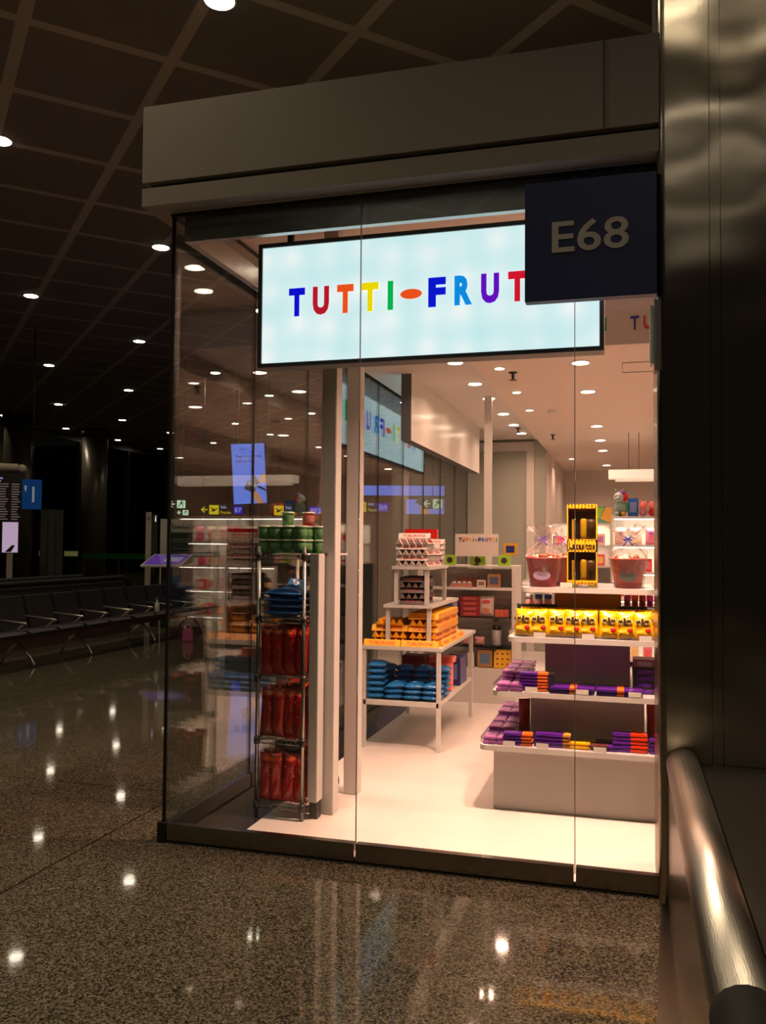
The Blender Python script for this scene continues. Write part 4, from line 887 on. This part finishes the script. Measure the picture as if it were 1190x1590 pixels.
# plush toy (generic)
GT = 1.931
pt_ = thing('plush_toy', 'grey plush animal with purple and red mane sitting on the lit shelving', 'soft toy', (-0.085, 11.66, GT))
PG = mat('grey green plush', sc(130, 160, 150), 0.9, bump=0.5)
MB().ball((0, 0, 0.10), (0.075, 0.07, 0.10)).build('body', PG, pt_); MB().ball((-0.02, -0.03, 0.245), (0.062, 0.07, 0.065)).ball((-0.035, -0.09, 0.225), (0.032, 0.035, 0.028)).build('head', mat('pale grey plush', sc(170, 185, 180), 0.9), pt_)
MB().ball((0.02, 0.01, 0.295), (0.06, 0.05, 0.04)).build('mane', mat('purple plush', sc(120, 50, 150), 0.9), pt_); MB().ball((0.05, 0.0, 0.25), (0.05, 0.05, 0.055)).build('mane', mat('red plush', sc(200, 30, 40), 0.9), pt_, )
for sx in (-1, 1):
    MB().ball((0.0+sx*0.045-0.01, -0.02, 0.33), (0.014, 0.01, 0.028)).build('ear', PG, pt_); MB().ball((sx*0.04, -0.07, 0.03), (0.03, 0.05, 0.03)).build('leg', mat('orange plush', sc(220, 150, 70), 0.9) if sx > 0 else PG, pt_)
MB().ball((0.07, 0.02, 0.12), (0.03, 0.05, 0.07)).build('wing', mat('green plush', sc(90, 170, 80), 0.9), pt_)
MB().ball((-0.055, -0.093, 0.255), (0.008, 0.006, 0.016), 6).build('eye', BLKT, pt_)
put(carton('blue box with pale lettering beside the grey plush animal', 0.13, 0.08, 0.235, mat('bright blue carton', sc(30, 100, 190), 0.4), mat('pale violet print', sc(130, 150, 200), 0.4)), (0.075, 11.68, GT))
for k in range(2):
    q = thing('plush_toy', ['left pink plush toy next to the blue box', 'right pink plush toy in red next to the pillar edge'][k], 'soft toy', (0.20+0.115*k, 11.66, GT))
    MB().ball((0, 0, 0.055), (0.05, 0.05, 0.055)).build('body', mat('striped pink cloth', sc(200, 130, 150), 0.9) if k == 0 else mat('red cloth', sc(210, 30, 35), 0.9), q); MB().ball((0, -0.01, 0.14), (0.05, 0.045, 0.05)).ball((0.0, -0.055, 0.13), (0.018, 0.02, 0.016)).build('head', mat('pink plush', sc(240, 130, 130), 0.9), q)
    for sx in (-1, 1): MB().ball((sx*0.03, 0, 0.19), (0.012, 0.01, 0.018), 6).build('ear', mat('pink plush'), q)
pnl = thing('picture_panel', 'teal, lime and orange picture board standing left of the grey plush animal', 'picture board', (-0.40, 11.80, 1.846)); 
MB().box(-0.25, 0.20, 0, 0.02, 0, 0.22).build('teal_board', mat('teal print', sc(95, 150, 130), 0.5), pnl)
MB().prism([(0.0, 0.08), (0.05, 0.06), (0.11, 0.20), (-0.03, 0.20)], -0.002, 0, fn=lambda p: (p[0], p[2], p[1])).build('lime_shape', mat('lime print', sc(140, 200, 60), 0.5), pnl); MB().prism([(0.06, 0.06), (0.2, 0.0), (0.2, 0.21), (0.13, 0.21)], -0.002, 0, fn=lambda p: (p[0], p[2], p[1])).build('orange_shape', mat('orange shape print', sc(235, 170, 70), 0.5), pnl)
# goods on the lit shelves
cols = [sc(240, 190, 180), sc(245, 215, 190), sc(225, 120, 150), sc(220, 60, 60), sc(240, 200, 120), sc(180, 120, 170), sc(240, 230, 220), sc(230, 90, 90)]
CB = [mat('shelf goods %d' % i, c, 0.35, noise=0.3, nscale=35) for i, c in enumerate(cols)]
for k in range(9):
    t = plain_bag('gift_bag', 0.15, 0.22, 0.09, CB[k % 3], 'pale pink gift bag in the row right under the plush toys' if k < 3 else 'pale pink gift bag in the row behind the pillar on the lit shelving', seed=70+k); t['group'] = 'gift bags under the plush toys' if k < 3 else 'gift bags behind the pillar'; put(t, (-0.08+0.19*k if k < 5 else 0.0+0.19*k, 11.70, 0.004+1.562), 0.1)
    rb = MB().ball((0, -0.04, 0.15), (0.03, 0.012, 0.012), 6).ball((0.0, -0.045, 0.15), (0.01, 0.012, 0.022), 6).build('bow', [RIBB, RIBK, RIBP][k % 3], t)
names = {0: 'lowest', 1: 'second', 2: 'third', 3: 'fourth'}
for si, z in enumerate(GZ[:4]):
    for k in range(10):
        h = 0.12+0.05*((k*7+si*3) % 4)/3
        t = put(carton('coloured sweets box on the %s shelf of the lit shelving' % names[si], 0.11, 0.12, h, CB[(k+si*3) % 8], CB[(k*3+si+1) % 8]), (-0.08+0.165*k+(0.05 if k > 4 else 0), 11.68, 0.0045+z)); t['group'] = 'boxes on the %s lit shelf' % names[si]
for si, z in enumerate((0.4, 0.9, 1.28, 1.55)):
    for k in range(4):
        t = put(carton('pink and red sweets box on the %s shelf left of the main lit shelving' % names[si], 0.12, 0.12, 0.12+0.03*(k % 2), CB[(k+si+2) % 8], CB[(k*3+si+1) % 8]), (-0.90+0.185*k, 11.86, 0.0045+z)); t['group'] = 'boxes on the %s small shelf' % names[si]

# ------------------------------------------------------------ concourse furniture
def facing(x, y): return math.atan2(-x, y)
SEATM = mat('black leather', (0.018, 0.016, 0.014), 0.4); ALU = mat('dull aluminium', (0.45, 0.42, 0.38), 0.3, 0.9); BEAM = mat('brown metal beam', (0.10, 0.065, 0.04), 0.4, 0.4)
def bench(label, y0, n, legs, pitch=0.57):
    t = thing('airport_bench', label, 'bench', (-7.0, y0, 0))
    MB().box(-0.34, -0.28, -0.01, n*pitch+0.01, 0.28, 0.34).build('beam', BEAM, t)
    for i in range(n):
        MB().prism([(0.0, 0.40), (0.03, 0.43), (-0.02, 0.455), (-0.46, 0.43), (-0.46, 0.38), (-0.05, 0.39)], 0.03, pitch-0.03, fn=lambda p, i=i: (p[0], p[2]+pitch*i, p[1])).build('seat', SEATM, t)
        MB().prism([(-0.46, 0.40), (-0.41, 0.40), (-0.53, 0.84), (-0.58, 0.84)], 0.03, pitch-0.03, fn=lambda p, i=i: (p[0], p[2]+pitch*i, p[1])).build('backrest', SEATM, t)
    for i in range(n+1):
        y = pitch*i
        MB().tube([(-0.50, y, 0.58), (-0.05, y, 0.545), (-0.02, y, 0.545)], 0.016, 8).tube([(-0.06, y, 0.54), (-0.31, y, 0.34)], 0.009, 6).build('armrest', ALU, t)
    for ly in legs:
        y = ly-y0
        MB().tube([(-0.31, y, 0.30), (-0.10, y, 0.10), (-0.06, y, 0.03), (-0.06, y, 0.0)], 0.018, 8).tube([(-0.31, y, 0.30), (-0.50, y, 0.10), (-0.54, y, 0.0)], 0.018, 8).build('leg', ALU, t)
    return t
bench('nearer black airport bench with aluminium armrests at the left edge', 7.84, 6, (9.18, 10.37))
bench('farther black airport bench continuing the row behind the glass corner', 11.33, 5, (12.03, 13.6))
jug = thing('canister', 'pink plastic canister standing on the floor by the black bench', 'canister', (-6.62, 12.26, 0))
MB().box(-0.075, 0.075, -0.05, 0.05, 0, 0.20).build('body', mat('pink plastic', sc(215, 110, 160), 0.35), jug, bevel=0.015); MB().tube([(-0.03, 0, 0.195), (-0.03, 0, 0.25), (0.03, 0, 0.26), (0.05, 0, 0.2)], 0.012, 8).build('handle', mat('pink plastic'), jug); MB().lathe([(0.02, 0.195), (0.02, 0.235)], (-0.05, 0, 0), 12).build('cap', WHITE_M, jug)
t = thing('spray_bottle', 'grey spray bottle standing on the black bench seat above the pink canister', 'bottle', (-7.10, 12.15, 0.455))
MB().lathe([(0.035, 0), (0.038, 0.01), (0.036, 0.13), (0.014, 0.16), (0.014, 0.19)], n=14).build('bottle', mat('pale grey plastic', (0.5, 0.48, 0.45), 0.3), t); MB().box(-0.05, 0.02, -0.012, 0.012, 0.19, 0.22).build('trigger', ALU, t)
t = plain_bag('cleaning_cloth', 0.12, 0.26, 0.015, mat('mustard cloth', sc(190, 150, 60), 0.9), 'yellow cloth draped over the bench edge above the pink canister', 'cloth', seed=90); put(t, (-6.955, 12.22, 0.22), PI/2)
# moving walkway behind the seats
wk = thing('moving_walkway', 'dark moving walkway with long black handrails behind the bench row', 'walkway', (-8.4, 4.0, 0))
for x in (0.0, -0.82):
    MB().box(x-0.02, x+0.02, 0, 9.2, 0.25, 0.90).build('balustrade', mat('dark balustrade panel', (0.045, 0.04, 0.033), 0.3), wk)
    MB().tube([(x, -0.3, 0.80), (x, 0, 0.93), (x, 9.2, 0.93), (x, 9.45, 0.78)], 0.045, 10).build('handrail', DARK, wk)
    MB().box(x-0.03, x+0.03, 0, 9.2, 0.855, 0.885).build('rail_trim', ALU, wk)
    MB().box(x-0.12, x+0.12, 0, 9.3, 0, 0.25).build('skirt', BEAM, wk)
MB().box(-0.70, -0.12, 0, 9.3, 0, 0.05).build('deck', DARKM, wk)
# round columns
CONC = mat('dark round column', (0.09, 0.075, 0.05), 0.35)
for i, (x, y) in enumerate(((-21.8, 32.0), (-22.2, 27.7))):
    t = thing('column', ['thick round column under the far edge of the ceiling', 'dim round column at the left edge behind the departure board'][i], 'column', (x, y, 0)); MB().lathe([(0.52, 0), (0.52, 6.0)], n=32).build('shaft', CONC, t); MB().lathe([(0.6, 6.0), (0.6, 6.295)], n=32).build('capital', DARKM, t)
# departure board
th = facing(-13, 16)
db = thing('departure_board', 'departure board full of text rows under a pale round beam at the left edge', 'information board', (-13.0, 16.0, 0), (0, 0, th))
MB().box(-1.3, 0.24, 0, 0.15, 1.95, 3.02).build('casing', BLACKP, db)
rows = MB(); rnd = random.Random(5)
for i in range(15):
    z = 2.78-0.055*i
    for x0, x1 in ((-1.2, -0.95), (-0.9, -0.55), (-0.5, -0.28), (-0.22, -0.04), (0.02, 0.2)): rows.box(x0, x0+(x1-x0)*rnd.uniform(0.6, 1), -0.006, -0.001, z, z+0.022, 0)
rows.box(-0.5, -0.16, -0.006, -0.001, 2.90, 2.93, 1).box(-0.5, -0.2, -0.006, -0.001, 2.84, 2.87, 2)
rows.build('text_rows', [mat('dim screen text', (0, 0, 0), 0.5, 0, 0.22, sc(190, 160, 150)), mat('violet screen text', (0, 0, 0), 0.5, 0, 0.6, sc(170, 170, 230)), mat('yellow screen text', (0, 0, 0), 0.5, 0, 0.5, sc(220, 210, 60))], db)
MB().tube([(-1.5, 0.08, 3.16), (0.14, 0.08, 3.16)], 0.09, 14).ball((0.22, 0.08, 3.14), 0.10).build('top_beam', mat('cream beam', (0.55, 0.46, 0.34), 0.5), db)
for x in (-1.25, -0.3): MB().tube([(x, 0.08, 0), (x, 0.08, 3.1)], 0.05, 10).build('post', DARKM, db)
g1 = thing('gate_sign', 'blue hanging gate sign ending in the digit 1 beside the departure board', 'sign', (-12.43, 16.3, 2.25), (0, 0, th))
MB().box(-0.40, 0.0, 0, 0.08, 0, 0.65).build('panel', mat('lit blue panel', sc(10, 50, 100), 0.4, 0, 0.35, sc(0, 60, 120)), g1); text("'1", 0.20, 0.36, mat('pale lit digit', (0.3, 0.3, 0.3), 0.4, 0, 0.25, (0.5, 0.55, 0.6)), g1, (-0.25, -0.006, 0.33))
MB().tube([(-0.2, 0.04, 0.65), (-0.2, 0.04, 4.05)], 0.015, 8).build('hanger', DARKM, g1)
p1 = thing('poster_screen', 'narrow pinkish white upright screen under the departure board', 'screen', (-12.74, 15.7, 0), (0, 0, th))
MB().box(-0.18, 0.18, 0, 0.06, 1.28, 1.97).build('casing', BLACKP, p1); MB().box(-0.155, 0.155, -0.004, 0, 1.30, 1.95).build('lit_face', mat('pinkish screen', (0, 0, 0), 0.4, 0, 0.55, sc(225, 195, 225)), p1)
MB().prism([(-0.1, 1.31), (0.02, 1.31), (0.10, 1.45), (0.04, 1.46)], -0.008, -0.005, fn=lambda p: (p[0], p[2], p[1])).build('dark_figure', BLACKP, p1); MB().box(-0.06, 0.06, 0.0, 0.06, 0, 1.28).build('stand', mat('cream stand', (0.4, 0.36, 0.28), 0.5), p1)
t = thing('service_cabinet', 'tall grey panelled cabinet below the blue gate sign', 'cabinet', (-13.3, 17.6, 0), (0, 0, th)); 
cb = MB().box(-0.10, 0.40, 0, 0.5, 0, 2.3); cb.build('body', mat('dull grey cabinet', (0.05, 0.047, 0.042), 0.5), t); MB().box(0.05, 0.07, -0.01, 0, 0.1, 2.2).box(0.22, 0.24, -0.01, 0, 0.1, 2.2).build('ribs', DARKM, t)
# barriers far away
br = thing('barrier', 'long green topped barrier below the far windows', 'barrier', (-20.9, 30.0, 0)); MB().box(0, 2.9, 0, 0.05, 0.86, 1.08).build('green_band', mat('glowing green band', sc(15, 85, 30), 0.6, 0, 0.008, sc(20, 130, 40)), br); MB().box(0, 0.06, 0, 0.05, 0, 0.86).box(1.6, 1.66, 0, 0.05, 0, 0.86).box(2.8, 2.86, 0, 0.05, 0, 0.86).build('posts', ALU, br)  # band carries a faint glow of its own, though it is no lamp
for i, x in enumerate((-23.1, -21.9)):
    t = thing('counter_board', ['left yellowish lit board low beneath the far windows', 'right yellowish lit board low beneath the far windows'][i], 'board', (x, 30.2, 0)); MB().box(0, 0.6, 0, 0.05, 0.95, 1.15).build('panel', mat('dim yellow panel', (0.2, 0.2, 0.1), 0.5, 0, 0.10, sc(200, 200, 120)), t); MB().box(0.27, 0.33, 0.01, 0.04, 0, 0.95).build('post', DARKM, t)
for i, (x, y, z, r, c) in enumerate(((-60, 67.0, 2.6, 0.32, (1, 1, 0.95)), (-60, 70.5, 3.6, 0.16, (1, 0.6, 0.3)), (-60, 66, 5.9, 0.12, (0.9, 0.95, 1)), (-60, 85.5, 2.9, 0.16, (1, 0.9, 0.4)), (-60, 84.6, 1.6, 0.2, (0.9, 0.9, 0.5)), (-60, 66.4, 0.4, 0.14, (0.8, 0.9, 1)))):
    t = thing('apron_light', ['brightest white apron light beyond the far windows', 'small orange apron light beyond the far windows', 'tiny pale light high beyond the far windows', 'upper yellow light right of the round column', 'lower yellow light right of the round column', 'tiny pale light below the brightest apron light'][i], 'outdoor light', (x, y, -0.2))
    MB().ball((0, 0, z+0.2), r, 8).build('lamp', mat('apron lamp %d' % i, (1, 1, 1), 0.5, 0, 4.0, c), t); MB().tube([(0, 0, 0), (0, 0, z+0.2)], 0.06, 6).build('pole', DARKM, t)
# info point
ip = thing('information_post', 'slim pale post with a white letter i beside the info kiosk', 'post', (-8.5, 14.2, 0), (0, 0, facing(-8.5, 14.2)))
MB().box(-0.055, 0.045, 0, 0.10, 0, 2.1).build('shaft', mat('pale post', (0.42, 0.38, 0.30), 0.5), ip); MB().box(0.05, 0.16, 0.02, 0.08, 0, 2.06).build('dark_blade', BLACKP, ip)
text('i', 0.022, 0.11, mat('white lit letter', (0, 0, 0), 0.5, 0, 0.8, (0.9, 0.95, 1)), ip, (0.12, 0.014, 1.98)); text('ES', 0.05, 0.05, BLKT, ip, (0.0, -0.004, 1.98), (0, PI/2, 0))
lc = thing('info_lectern', 'slanted information lectern with purple lit screen', 'lectern', (-8.02, 13.9, 0), (0, 0, facing(-7.5, 13)-0.15))
MB().box(-0.05, 0.05, 0.1, 0.2, 0, 1.15).build('stand', DARKM, lc)
tl = math.radians(28)
f_ = lambda p: (p[0], p[1]*math.cos(tl), 1.10+p[1]*math.sin(tl)+p[2])
def quad(x0, x1, y0, y1, z0, z1, sk=0.45):
    m = MB(); P = [(x0+sk*y0, y0), (x1+sk*y0, y0), (x1+sk*y1, y1), (x0+sk*y1, y1)]
    m.prism([(p[0], p[1]) for p in P], z0, z1, fn=f_); return m
quad(-0.40, 0.30, 0, 0.42, 0, 0.03).build('frame', mat('pale metal frame', (0.5, 0.47, 0.42), 0.4), lc); quad(-0.375, 0.275, 0.025, 0.395, 0.03, 0.034).build('screen', mat('purple screen', (0, 0, 0), 0.3, 0, 0.32, sc(120, 70, 190)), lc)
quad(-0.08, 0.20, 0.14, 0.30, 0.034, 0.038).build('map_print', mat('pale screen print', (0, 0, 0), 0.3, 0, 0.35, sc(190, 180, 220)), lc)
kk = thing('kiosk', 'grey kiosk with dark glass panels behind the glass corner', 'kiosk', (-8.15, 15.3, 0), (0, 0, facing(-8.1, 15.3)))
MB().box(-0.65, 0.62, 0.04, 0.6, 0, 2.0).build('body', mat('kiosk grey', (0.65, 0.62, 0.55), 0.5), kk); MB().box(-0.50, 0.32, 0.03, 0.041, 0.1, 1.74).build('glass_panel', mat('dark teal glass', (0.03, 0.045, 0.05), 0.1), kk)
text('balance', 0.62, 0.10, mat('charcoal lettering', (0.03, 0.03, 0.03), 0.5), kk, (-0.12, 0.035, 1.87))
for k in range(4): MB().box(-0.42, -0.42+0.3+0.1*(k % 2), 0.024, 0.03, 1.55-0.14*k, 1.575-0.14*k).build('text_line', mat('dim kiosk print', (0.15, 0.15, 0.14), 0.5), kk)
# ad screens and way signs seen through the side glass
BLUE_S = mat('blue ad screen', (0, 0, 0), 0.3, 0, 0.95, sc(112, 140, 250)); DKTXT = mat('dark screen lettering', (0.01, 0.01, 0.06), 0.4); SKIN = mat('lit peach print', (0, 0, 0), 0.4, 0, 0.8, sc(225, 150, 110)); WAL = mat('lit grey print', (0, 0, 0), 0.4, 0, 0.5, sc(90, 80, 100)); CARD = mat('lit cream print', (0, 0, 0), 0.4, 0, 0.6, sc(190, 190, 180))
def flat(pts, y=-0.008): return MB().prism(pts, y, y+0.003, fn=lambda p: (p[0], p[2], p[1]))
ad = thing('ad_screen', 'tall blue advertising screen showing hands with a wallet, slightly tilted, seen through the side glass', 'screen', (-10.02, 22, 2.63), (0, -0.06, facing(-10, 22)))
W, H = 0.90, 1.66
MB().box(-W/2-0.03, W/2+0.06, 0, 0.12, -0.03, H+0.03).build('casing', DARKM, ad); MB().box(-W/2, W/2, -0.004, 0, 0, H).build('lit_face', BLUE_S, ad)
text('Paga el parking', 0.68, 0.10, DKTXT, ad, (0.0, -0.008, 1.31)); text('con tu m\u00f3vil', 0.52, 0.09, DKTXT, ad, (-0.08, -0.008, 1.19)); text('Aena', 0.16, 0.045, DKTXT, ad, (-0.15, -0.008, 1.52))
flat([(0.05, 0.32), (0.18, 0.36), (0.38, 0.0), (0.20, 0.0), (0.08, 0.16)]).build('hand_print', SKIN, ad); flat([(0.25, 0.62), (0.33, 0.80), (0.45, 0.82), (0.45, 0.58), (0.30, 0.56)]).build('hand_print', SKIN, ad)
flat([(-0.16, 0.42), (-0.04, 0.66), (0.20, 0.46), (0.10, 0.28)], -0.012).build('wallet_print', WAL, ad); flat([(-0.06, 0.56), (-0.02, 0.62), (0.20, 0.48), (0.16, 0.41)], -0.016).build('card_print', CARD, ad); flat([(0.05, 0.66), (0.16, 0.78), (0.28, 0.56), (0.18, 0.50)], -0.014).build('wallet_print', WAL, ad); flat([(0.24, 0.50), (0.44, 0.38), (0.44, 0.33), (0.22, 0.44)], -0.012).build('stripe_print', DKTXT, ad)
for x in (-0.3, 0.3): MB().tube([(x, 0.06, H), (x, 0.06, 3.66)], 0.012, 6).build('hanger', DARKM, ad)
YS_ = mat('lit yellow pictogram', (0, 0, 0), 0.4, 0, 0.8, sc(240, 210, 30)); BL_ = mat('lit blue plate', (0, 0, 0), 0.4, 0, 0.7, sc(40, 30, 220)); WL_ = mat('lit white lettering', (0, 0, 0), 0.4, 0, 0.8, sc(200, 210, 255))
def waysign(label, x, y, z, gates, arrow=True, L=1.1):
    t = thing('way_sign', label, 'sign', (x, y, z), (0, 0, facing(x, y)))
    MB().box(-L/2, L/2, 0, 0.08, -0.19, 0.19).build('panel', BLACKP, t)
    if arrow: flat([(-L/2+0.04, 0), (-L/2+0.13, 0.09), (-L/2+0.15, 0.07), (-L/2+0.10, 0.015), (-L/2+0.22, 0.015), (-L/2+0.22, -0.015), (-L/2+0.10, -0.015), (-L/2+0.15, -0.07), (-L/2+0.13, -0.09)]).build('arrow', YS_, t)
    flat([(-L/2+0.27, -0.13), (-L/2+0.53, -0.13), (-L/2+0.53, 0.13), (-L/2+0.27, 0.13)]).build('plane_plate', YS_, t)
    flat([(-L/2+0.31, -0.05), (-L/2+0.36, -0.01), (-L/2+0.31, 0.06), (-L/2+0.34, 0.06), (-L/2+0.42, 0.01), (-L/2+0.49, 0.05), (-L/2+0.50, 0.03), (-L/2+0.40, -0.05)], -0.014).build('plane_pictogram', BLKT, t)
    text('Sala', 0.16, 0.075, WL_, t, (-L/2+0.66, -0.008, 0.08)); text('Puertas', 0.28, 0.085, YS_, t, (-L/2+0.72, -0.008, -0.07))
    for gx, gt in gates:
        w_ = 0.085*len(gt)+0.04
        flat([(gx-w_/2-0.02, -0.11), (gx+w_/2+0.02, -0.11), (gx+w_/2+0.02, 0.11), (gx-w_/2-0.02, 0.11)]).build('gate_plate', BL_, t); text(gt, w_-0.04, 0.12, WL_, t, (gx, -0.012, 0))
    for hx in (-L/2+0.1, L/2-0.1): MB().tube([(hx, 0.04, 0.19), (hx, 0.04, 6.3-z)], 0.012, 6).build('hanger', DARKM, t)
    return t
waysign('hanging way sign with yellow arrow, airplane plate and E7 left of the tall blue screen', -10.93, 22, 2.46, ((0.49, 'E7'),), L=1.15)
waysign('hanging way sign with airplane plate and blue E72 and E83 plates behind the tubs', -8.55, 22, 2.43, ((0.42, 'E72'), (0.80, 'E83')), False, L=1.95)
waysign('hanging way sign with blue E69 plate seen between the white posts and the table', -6.55, 22, 2.52, ((0.30, 'E69'),), True, L=1.3)
vw = thing('video_wall', 'wide blue video wall seen through the side glass above the white triangular bars', 'screen', (-5.66, 22, 2.34), (0, 0, facing(-5.6, 22)))
MB().box(-1.12, 1.10, 0.0, 0.12, 0.40, 0.76).box(0.05, 1.10, 0.0, 0.12, -0.03, 0.42).build('casing', DARKM, vw); MB().box(-1.10, 1.08, -0.004, 0, 0.48, 0.74).box(0.08, 1.08, -0.004, 0, 0, 0.38).build('lit_face', BLUE_S, vw)
flat([(0.45, 0.0), (0.70, 0.0), (0.58, 0.38), (0.42, 0.38)]).build('hand_print', SKIN, vw); flat([(0.30, 0.30), (0.50, 0.50), (0.78, 0.42), (0.60, 0.16)], -0.012).build('wallet_print', WAL, vw)
for x in (-0.9, 0.9): MB().tube([(x, 0.06, 0.76), (x, 0.06, 3.96)], 0.012, 6).build('hanger', DARKM, vw)
GRW = mat('lit pale green plate', (0, 0, 0), 0.4, 0, 1.1, sc(200, 230, 190)); GRD = mat('dark green print', sc(20, 60, 30), 0.5)
def exitsign(label, x, y, z, s, small=False):
    t = thing('exit_sign', label, 'sign', (x, y, z), (0, 0, facing(x, y)))
    MB().box(-1.05*s, 1.05*s, 0, 0.04, -0.5*s, 0.5*s).build('panel', mat('green black plate', (0.004, 0.02, 0.008), 0.3), t)
    flat([(-0.95*s, 0), (-0.6*s, 0.35*s), (-0.45*s, 0.35*s), (-0.68*s, 0.07*s), (-0.25*s, 0.07*s), (-0.25*s, -0.07*s), (-0.68*s, -0.07*s), (-0.45*s, -0.35*s), (-0.6*s, -0.35*s)]).build('arrow', GRW, t)
    flat([(0.0, -0.45*s), (0.95*s, -0.45*s), (0.95*s, 0.45*s), (0.0, 0.45*s)]).build('plate', GRW, t)
    m = flat([(0.4*s, 0.05*s), (0.6*s, 0.05*s), (0.58*s, 0.28*s), (0.42*s, 0.28*s)], -0.012); m.tube([(0.45*s, -0.012, 0.05*s), (0.3*s, -0.012, -0.1*s), (0.15*s, -0.012, -0.3*s)], 0.05*s, 5).tube([(0.55*s, -0.012, 0.05*s), (0.7*s, -0.012, -0.15*s), (0.6*s, -0.012, -0.38*s)], 0.05*s, 5).tube([(0.5*s, -0.012, 0.22*s), (0.25*s, -0.012, 0.1*s)], 0.04*s, 5).tube([(0.5*s, -0.012, 0.22*s), (0.78*s, -0.012, 0.12*s)], 0.04*s, 5).ball((0.55*s, -0.012, 0.36*s), (0.07*s, 0.003, 0.07*s), 6)
    m.build('running_figure', GRD, t)
    MB().tube([(0, 0.02, 0.5*s), (0, 0.02, 6.3-z)], 0.01, 6).build('hanger', DARKM, t)
    return t
exitsign('larger green running figure exit sign beside the glass corner, upper of the pair', -10.05, 18, 2.43, 0.20)
exitsign('smaller green running figure exit sign just below the larger one at the glass corner', -11.0, 20, 2.31, 0.15)
exitsign('green running figure exit sign in front of the blue video wall', -3.98, 18, 2.41, 0.22)
